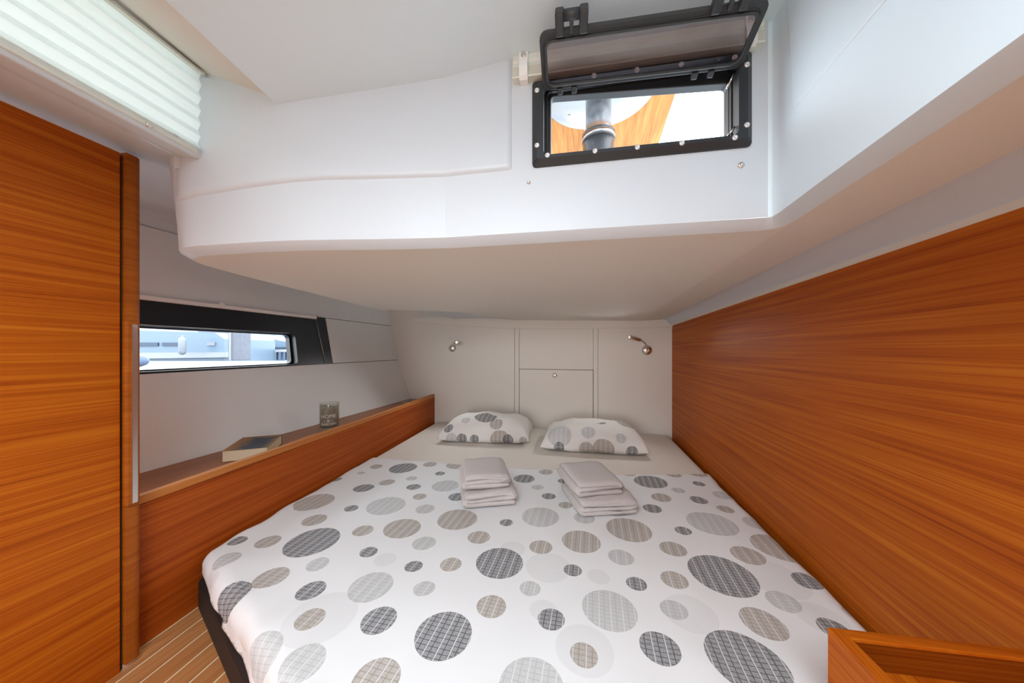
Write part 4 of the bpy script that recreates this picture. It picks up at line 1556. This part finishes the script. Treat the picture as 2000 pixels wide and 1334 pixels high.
tA, tB = Vector(tz(1286, 283)), Vector(tz(1320, 183))
tdir = (tB - tA).normalized()
left_dir = Vector((-tdir.y, tdir.x)) * -1
if left_dir.x > 0:
    left_dir = -left_dir
tC = Vector(tz(1072, 302))
far = tA + (tA - tB) * 0.0
pts = [tuple(tA), tuple(tA + tdir * 0.9), tuple(tA + tdir * 0.9 + Vector((-0.95, -0.02))), tuple(tC + Vector((-0.30, 0.02))), tuple(tC), tuple(tA.lerp(tC, 0.5) + Vector((0, 0.012)))]
prism('table_top', pts, zt1, zt1 + 0.028, M['tablewood'], tb, bevel=0.004)
pp = atz(1169, 178, zt1)
lathe('flange', (pp.x, pp.y, zt1), (0, 0, -1), [(0.205, 0), (0.205, 0.004), (0.202, 0.006), (0.048, 0.006)], M['outsteel'], tb, seg=48)
lathe('upper_post', (pp.x, pp.y, zt1), (0, 0, -1), [(0.046, 0.0), (0.046, 0.30)], M['poststeel'], tb, seg=32)
pc_ = vpl(1171, 264, (pp.x, pp.y), (pp.x + CT, pp.y + ST))
zc_ = pc_.z
lathe('collar', (pp.x, pp.y, zc_), (0, 0, -1), [(0.050, -0.005), (0.059, 0.0), (0.059, 0.022), (0.057, 0.024)], M['outsteel'], tb, seg=32)
lathe('collar_seal', (pp.x, pp.y, zc_ - 0.022), (0, 0, -1), [(0.0595, 0.0), (0.0595, 0.006)], M['hole'], tb, seg=32)
lathe('lower_post', (pp.x, pp.y, zc_ - 0.027), (0, 0, -1), [(0.058, 0), (0.058, zc_ - 0.027 - 1.03)], M['poststeel'], tb, seg=32)
for a in (200, 260, 320, 20, 80, 140):
    x = pp.x + 0.15 * math.cos(math.radians(a))
    y = pp.y + 0.15 * math.sin(math.radians(a))
    lathe('flange_screw', (x, y, zt1 - 0.006), (0, 0, -1), [(0.008, 0), (0.007, 0.002), (0.003, 0.002), (0.0005, 0.001)], M['steel'], tb, seg=12)

# ================================================================== MARINA SEEN THROUGH THE HULL WINDOW
M['hullblue'] = paint('pale_blue_hull', (0.12, 0.175, 0.235), 0.3, var=0.06)
M['hullwhite'] = paint('white_hull', (0.24, 0.255, 0.27), 0.3)
M['hullwin'] = paint('dark_blue_glass', (0.03, 0.05, 0.085), 0.4)
M['concrete'] = paint('bleached_concrete', (0.36, 0.36, 0.36), 0.8, var=0.1)
M['pile'] = paint('grey_weathered_pile', (0.13, 0.14, 0.165), 0.8, var=0.25, tex=0.3, texscale=40)
M['fender'] = paint('pale_fender', (0.19, 0.205, 0.23), 0.4)
M['fenderblue'] = paint('blue_fender', (0.07, 0.10, 0.17), 0.5, var=0.3)


def water_mat():
    m, nt, bs = new_mat('harbour_water')
    tc = N(nt, 'ShaderNodeTexCoord')
    mp = N(nt, 'ShaderNodeMapping')
    mp.inputs['Scale'].default_value = (3, 0.8, 1)
    nt.links.new(tc.outputs['Object'], mp.inputs[0])
    f = noise_tex(nt, mp.outputs[0], 2.5, 4)
    nt.links.new(mixc(nt, f, (0.03, 0.055, 0.11), (0.20, 0.25, 0.33)), bs.inputs['Base Color'])
    bs.inputs['Roughness'].default_value = 0.15
    bump(nt, bs, f, 0.5, 0.1)
    return m


M['water'] = water_mat()
wt = box('harbour_water', (-90, -20, -1.2), (-2.2, 80, 0.02), M['water'])
tag(wt, 'dark blue rippled harbour water outside the hull window', kind='stuff')


def extrude_px(name, pix, d0, thick, mat, parent):
    """an outline standing upright across the sight line at distance d0, with real thickness away from the boat"""
    a = [atd(px, py, d0) for px, py in pix]
    for p in a:
        p.z = max(p.z, 0.021)                  # afloat on the water
    fwd = Vector((-ST, CT, 0)) * thick
    n = len(a)
    return mk(name, a + [p + fwd for p in a], [tuple(range(n))[::-1], tuple(range(n, 2 * n))] + [(i, (i + 1) % n, n + (i + 1) % n, n + i) for i in range(n)], mat, parent)


# pontoon with its pile and a moored motor yacht behind
za, zb3 = 0.30, 0.36
pq = [atd(150, 690, 1), ]
pn = empty('pontoon', tuple(atd(400, 715, 9.0)), 'bleached white pontoon running along the boat outside the hull window', 'pontoon')
Pn = [atz(100, 742, 0.33), atz(640, 722, 0.33), atz(640, 706, 0.33), atz(100, 708, 0.33)]
prism('deck', [(p.x, p.y) for p in Pn], 0.05, 0.33, M['concrete'], pn)
Pm = [atz(100, 711, 0.345), atz(640, 709, 0.345), atz(640, 706, 0.345), atz(100, 708, 0.345)]
prism('kerb', [(p.x, p.y) for p in Pm], 0.33, 0.37, M['concrete'], pn)
pile = empty('mooring_pile', tuple(atz(456, 704, 0.33)), 'grey weathered square mooring pile on the pontoon', 'post')
pp1 = atz(458, 704, 0.34)
dp = -pp1.x * ST + pp1.y * CT
r_ = Vector((CT, ST, 0))
f_ = Vector((-ST, CT, 0))
wp = 25 / F * dp
hp = 70 / F * dp
obox('shaft', pp1 + Vector((0, 0, hp / 2)) + f_ * wp / 2, r_, f_, (0, 0, 1), wp, wp, hp, M['pile'], pile, bevel=0.02)
obox('guide_rail', pp1 + Vector((0, 0, hp / 2)) - r_ * wp * 0.28 - f_ * 0.02, r_, f_, (0, 0, 1), wp * 0.12, 0.05, hp, M['hullwhite'], pile)
ya_ = empty('motor_yacht', tuple(atd(330, 695, 14)), 'pale blue motor yacht with dark window band moored across the pontoon', 'boat')
extrude_px('hull', [(120, 646), (300, 646), (420, 650), (438, 662), (438, 716), (120, 716)], 14, 3.0, M['hullblue'], ya_)
extrude_px('rubbing_strake', [(120, 690), (440, 688), (440, 698), (120, 703)], 13.8, 0.5, M['hullwhite'], ya_)
for p4 in ([(150, 668), (308, 669), (308, 676), (150, 677)], [(316, 669), (352, 669), (352, 675.5), (316, 676)]):
    extrude_px('window_band', p4, 13.95, 0.1, M['hullwin'], ya_)
extrude_px('porthole', [(404, 668), (419, 668), (419, 675), (403, 675)], 13.95, 0.1, M['fender'], ya_)
extrude_px('superstructure', [(120, 640), (250, 640), (300, 646), (120, 646)], 14.4, 2.0, M['hullwhite'], ya_)
lf = atd(356, 692, 13.3)
fdr = lathe('fender', lf, (0, 0, 1), [(0.02, -0.02), (0.10, 0.02), (0.12, 0.1), (0.12, 0.55), (0.10, 0.64), (0.03, 0.70), (0.03, 0.76), (0.005, 0.78)], M['fender'], None, seg=16, loc=tuple(lf))
tag(fdr, 'white cylindrical fender hanging on the pale blue motor yacht', 'fender')
lf = atz(272, 716, 0.35)
fd2 = lathe('dock_float', lf + Vector((-0.2, 0, 0.13)), (1, 0.25, 0), [(0.02, -0.35), (0.10, -0.28), (0.14, -0.15), (0.14, 0.15), (0.10, 0.28), (0.02, 0.35)], M['fenderblue'], None, seg=16, loc=tuple(lf))
tag(fd2, 'dark blue fender lying on the white pontoon', 'fender')
y2 = empty('sailing_yacht', tuple(atd(520, 690, 20)), 'light blue hulled yacht moored right of the mooring pile', 'boat')
extrude_px('hull', [(462, 663), (540, 664), (562, 668), (556, 707), (466, 707)], 20, 3.0, M['hullblue'], y2)
extrude_px('deck_house', [(475, 655), (520, 656), (530, 663), (470, 663)], 20.5, 1.5, M['hullwhite'], y2)
extrude_px('window_band', [(505, 666), (512, 666), (512, 669), (505, 669)], 19.9, 0.1, M['hullwin'], y2)
extrude_px('boot_stripe', [(462, 678), (560, 678), (558, 681), (464, 681)], 19.9, 0.1, M['hullwin'], y2)
jt = empty('far_jetty', tuple(atd(520, 690, 17)), 'white jetty with dark piles below, beyond the mooring pile', 'jetty')
extrude_px('deck', [(468, 684), (620, 681), (620, 686), (468, 689)], 17, 1.0, M['concrete'], jt)
for k in range(14):
    x = 472 + k * 8.5
    extrude_px('pile', [(x, 688), (x + 3, 688), (x + 3, 703), (x, 703)], 17.2, 0.08, M['hullwin'] if k % 3 else M['fenderblue'], jt)
for k, (xa, xb, yt, yb3, lb) in enumerate(((540, 600, 648, 663, 'distant white boat seen at the right end of the hull window'), (470, 532, 646, 655, 'distant low white building behind the light blue yacht'), (255, 330, 638, 643, 'distant white boat behind the motor yacht'))):
    o = extrude_px('distant_boat' if k != 1 else 'distant_building', [(xa, yt + 2), (xa + 8, yt), (xb - 6, yt), (xb, yt + 3), (xb, 699), (xa, 699)], 30 + k, 3.0, M['hullwhite'], None)
    tag(o, lb, 'boat' if k != 1 else 'building')
hl = []
for k in range(40):
    hl.append((150 + k * 14, 640 - 4 * math.sin(k * 0.5) - 3 * random.random()))
ho = extrude_px('far_shore', hl + [(700, 690), (150, 690)], 70, 6.0, M['pile'], None)
tag(ho, 'low hazy far shore of the harbour beyond the boats', kind='structure')
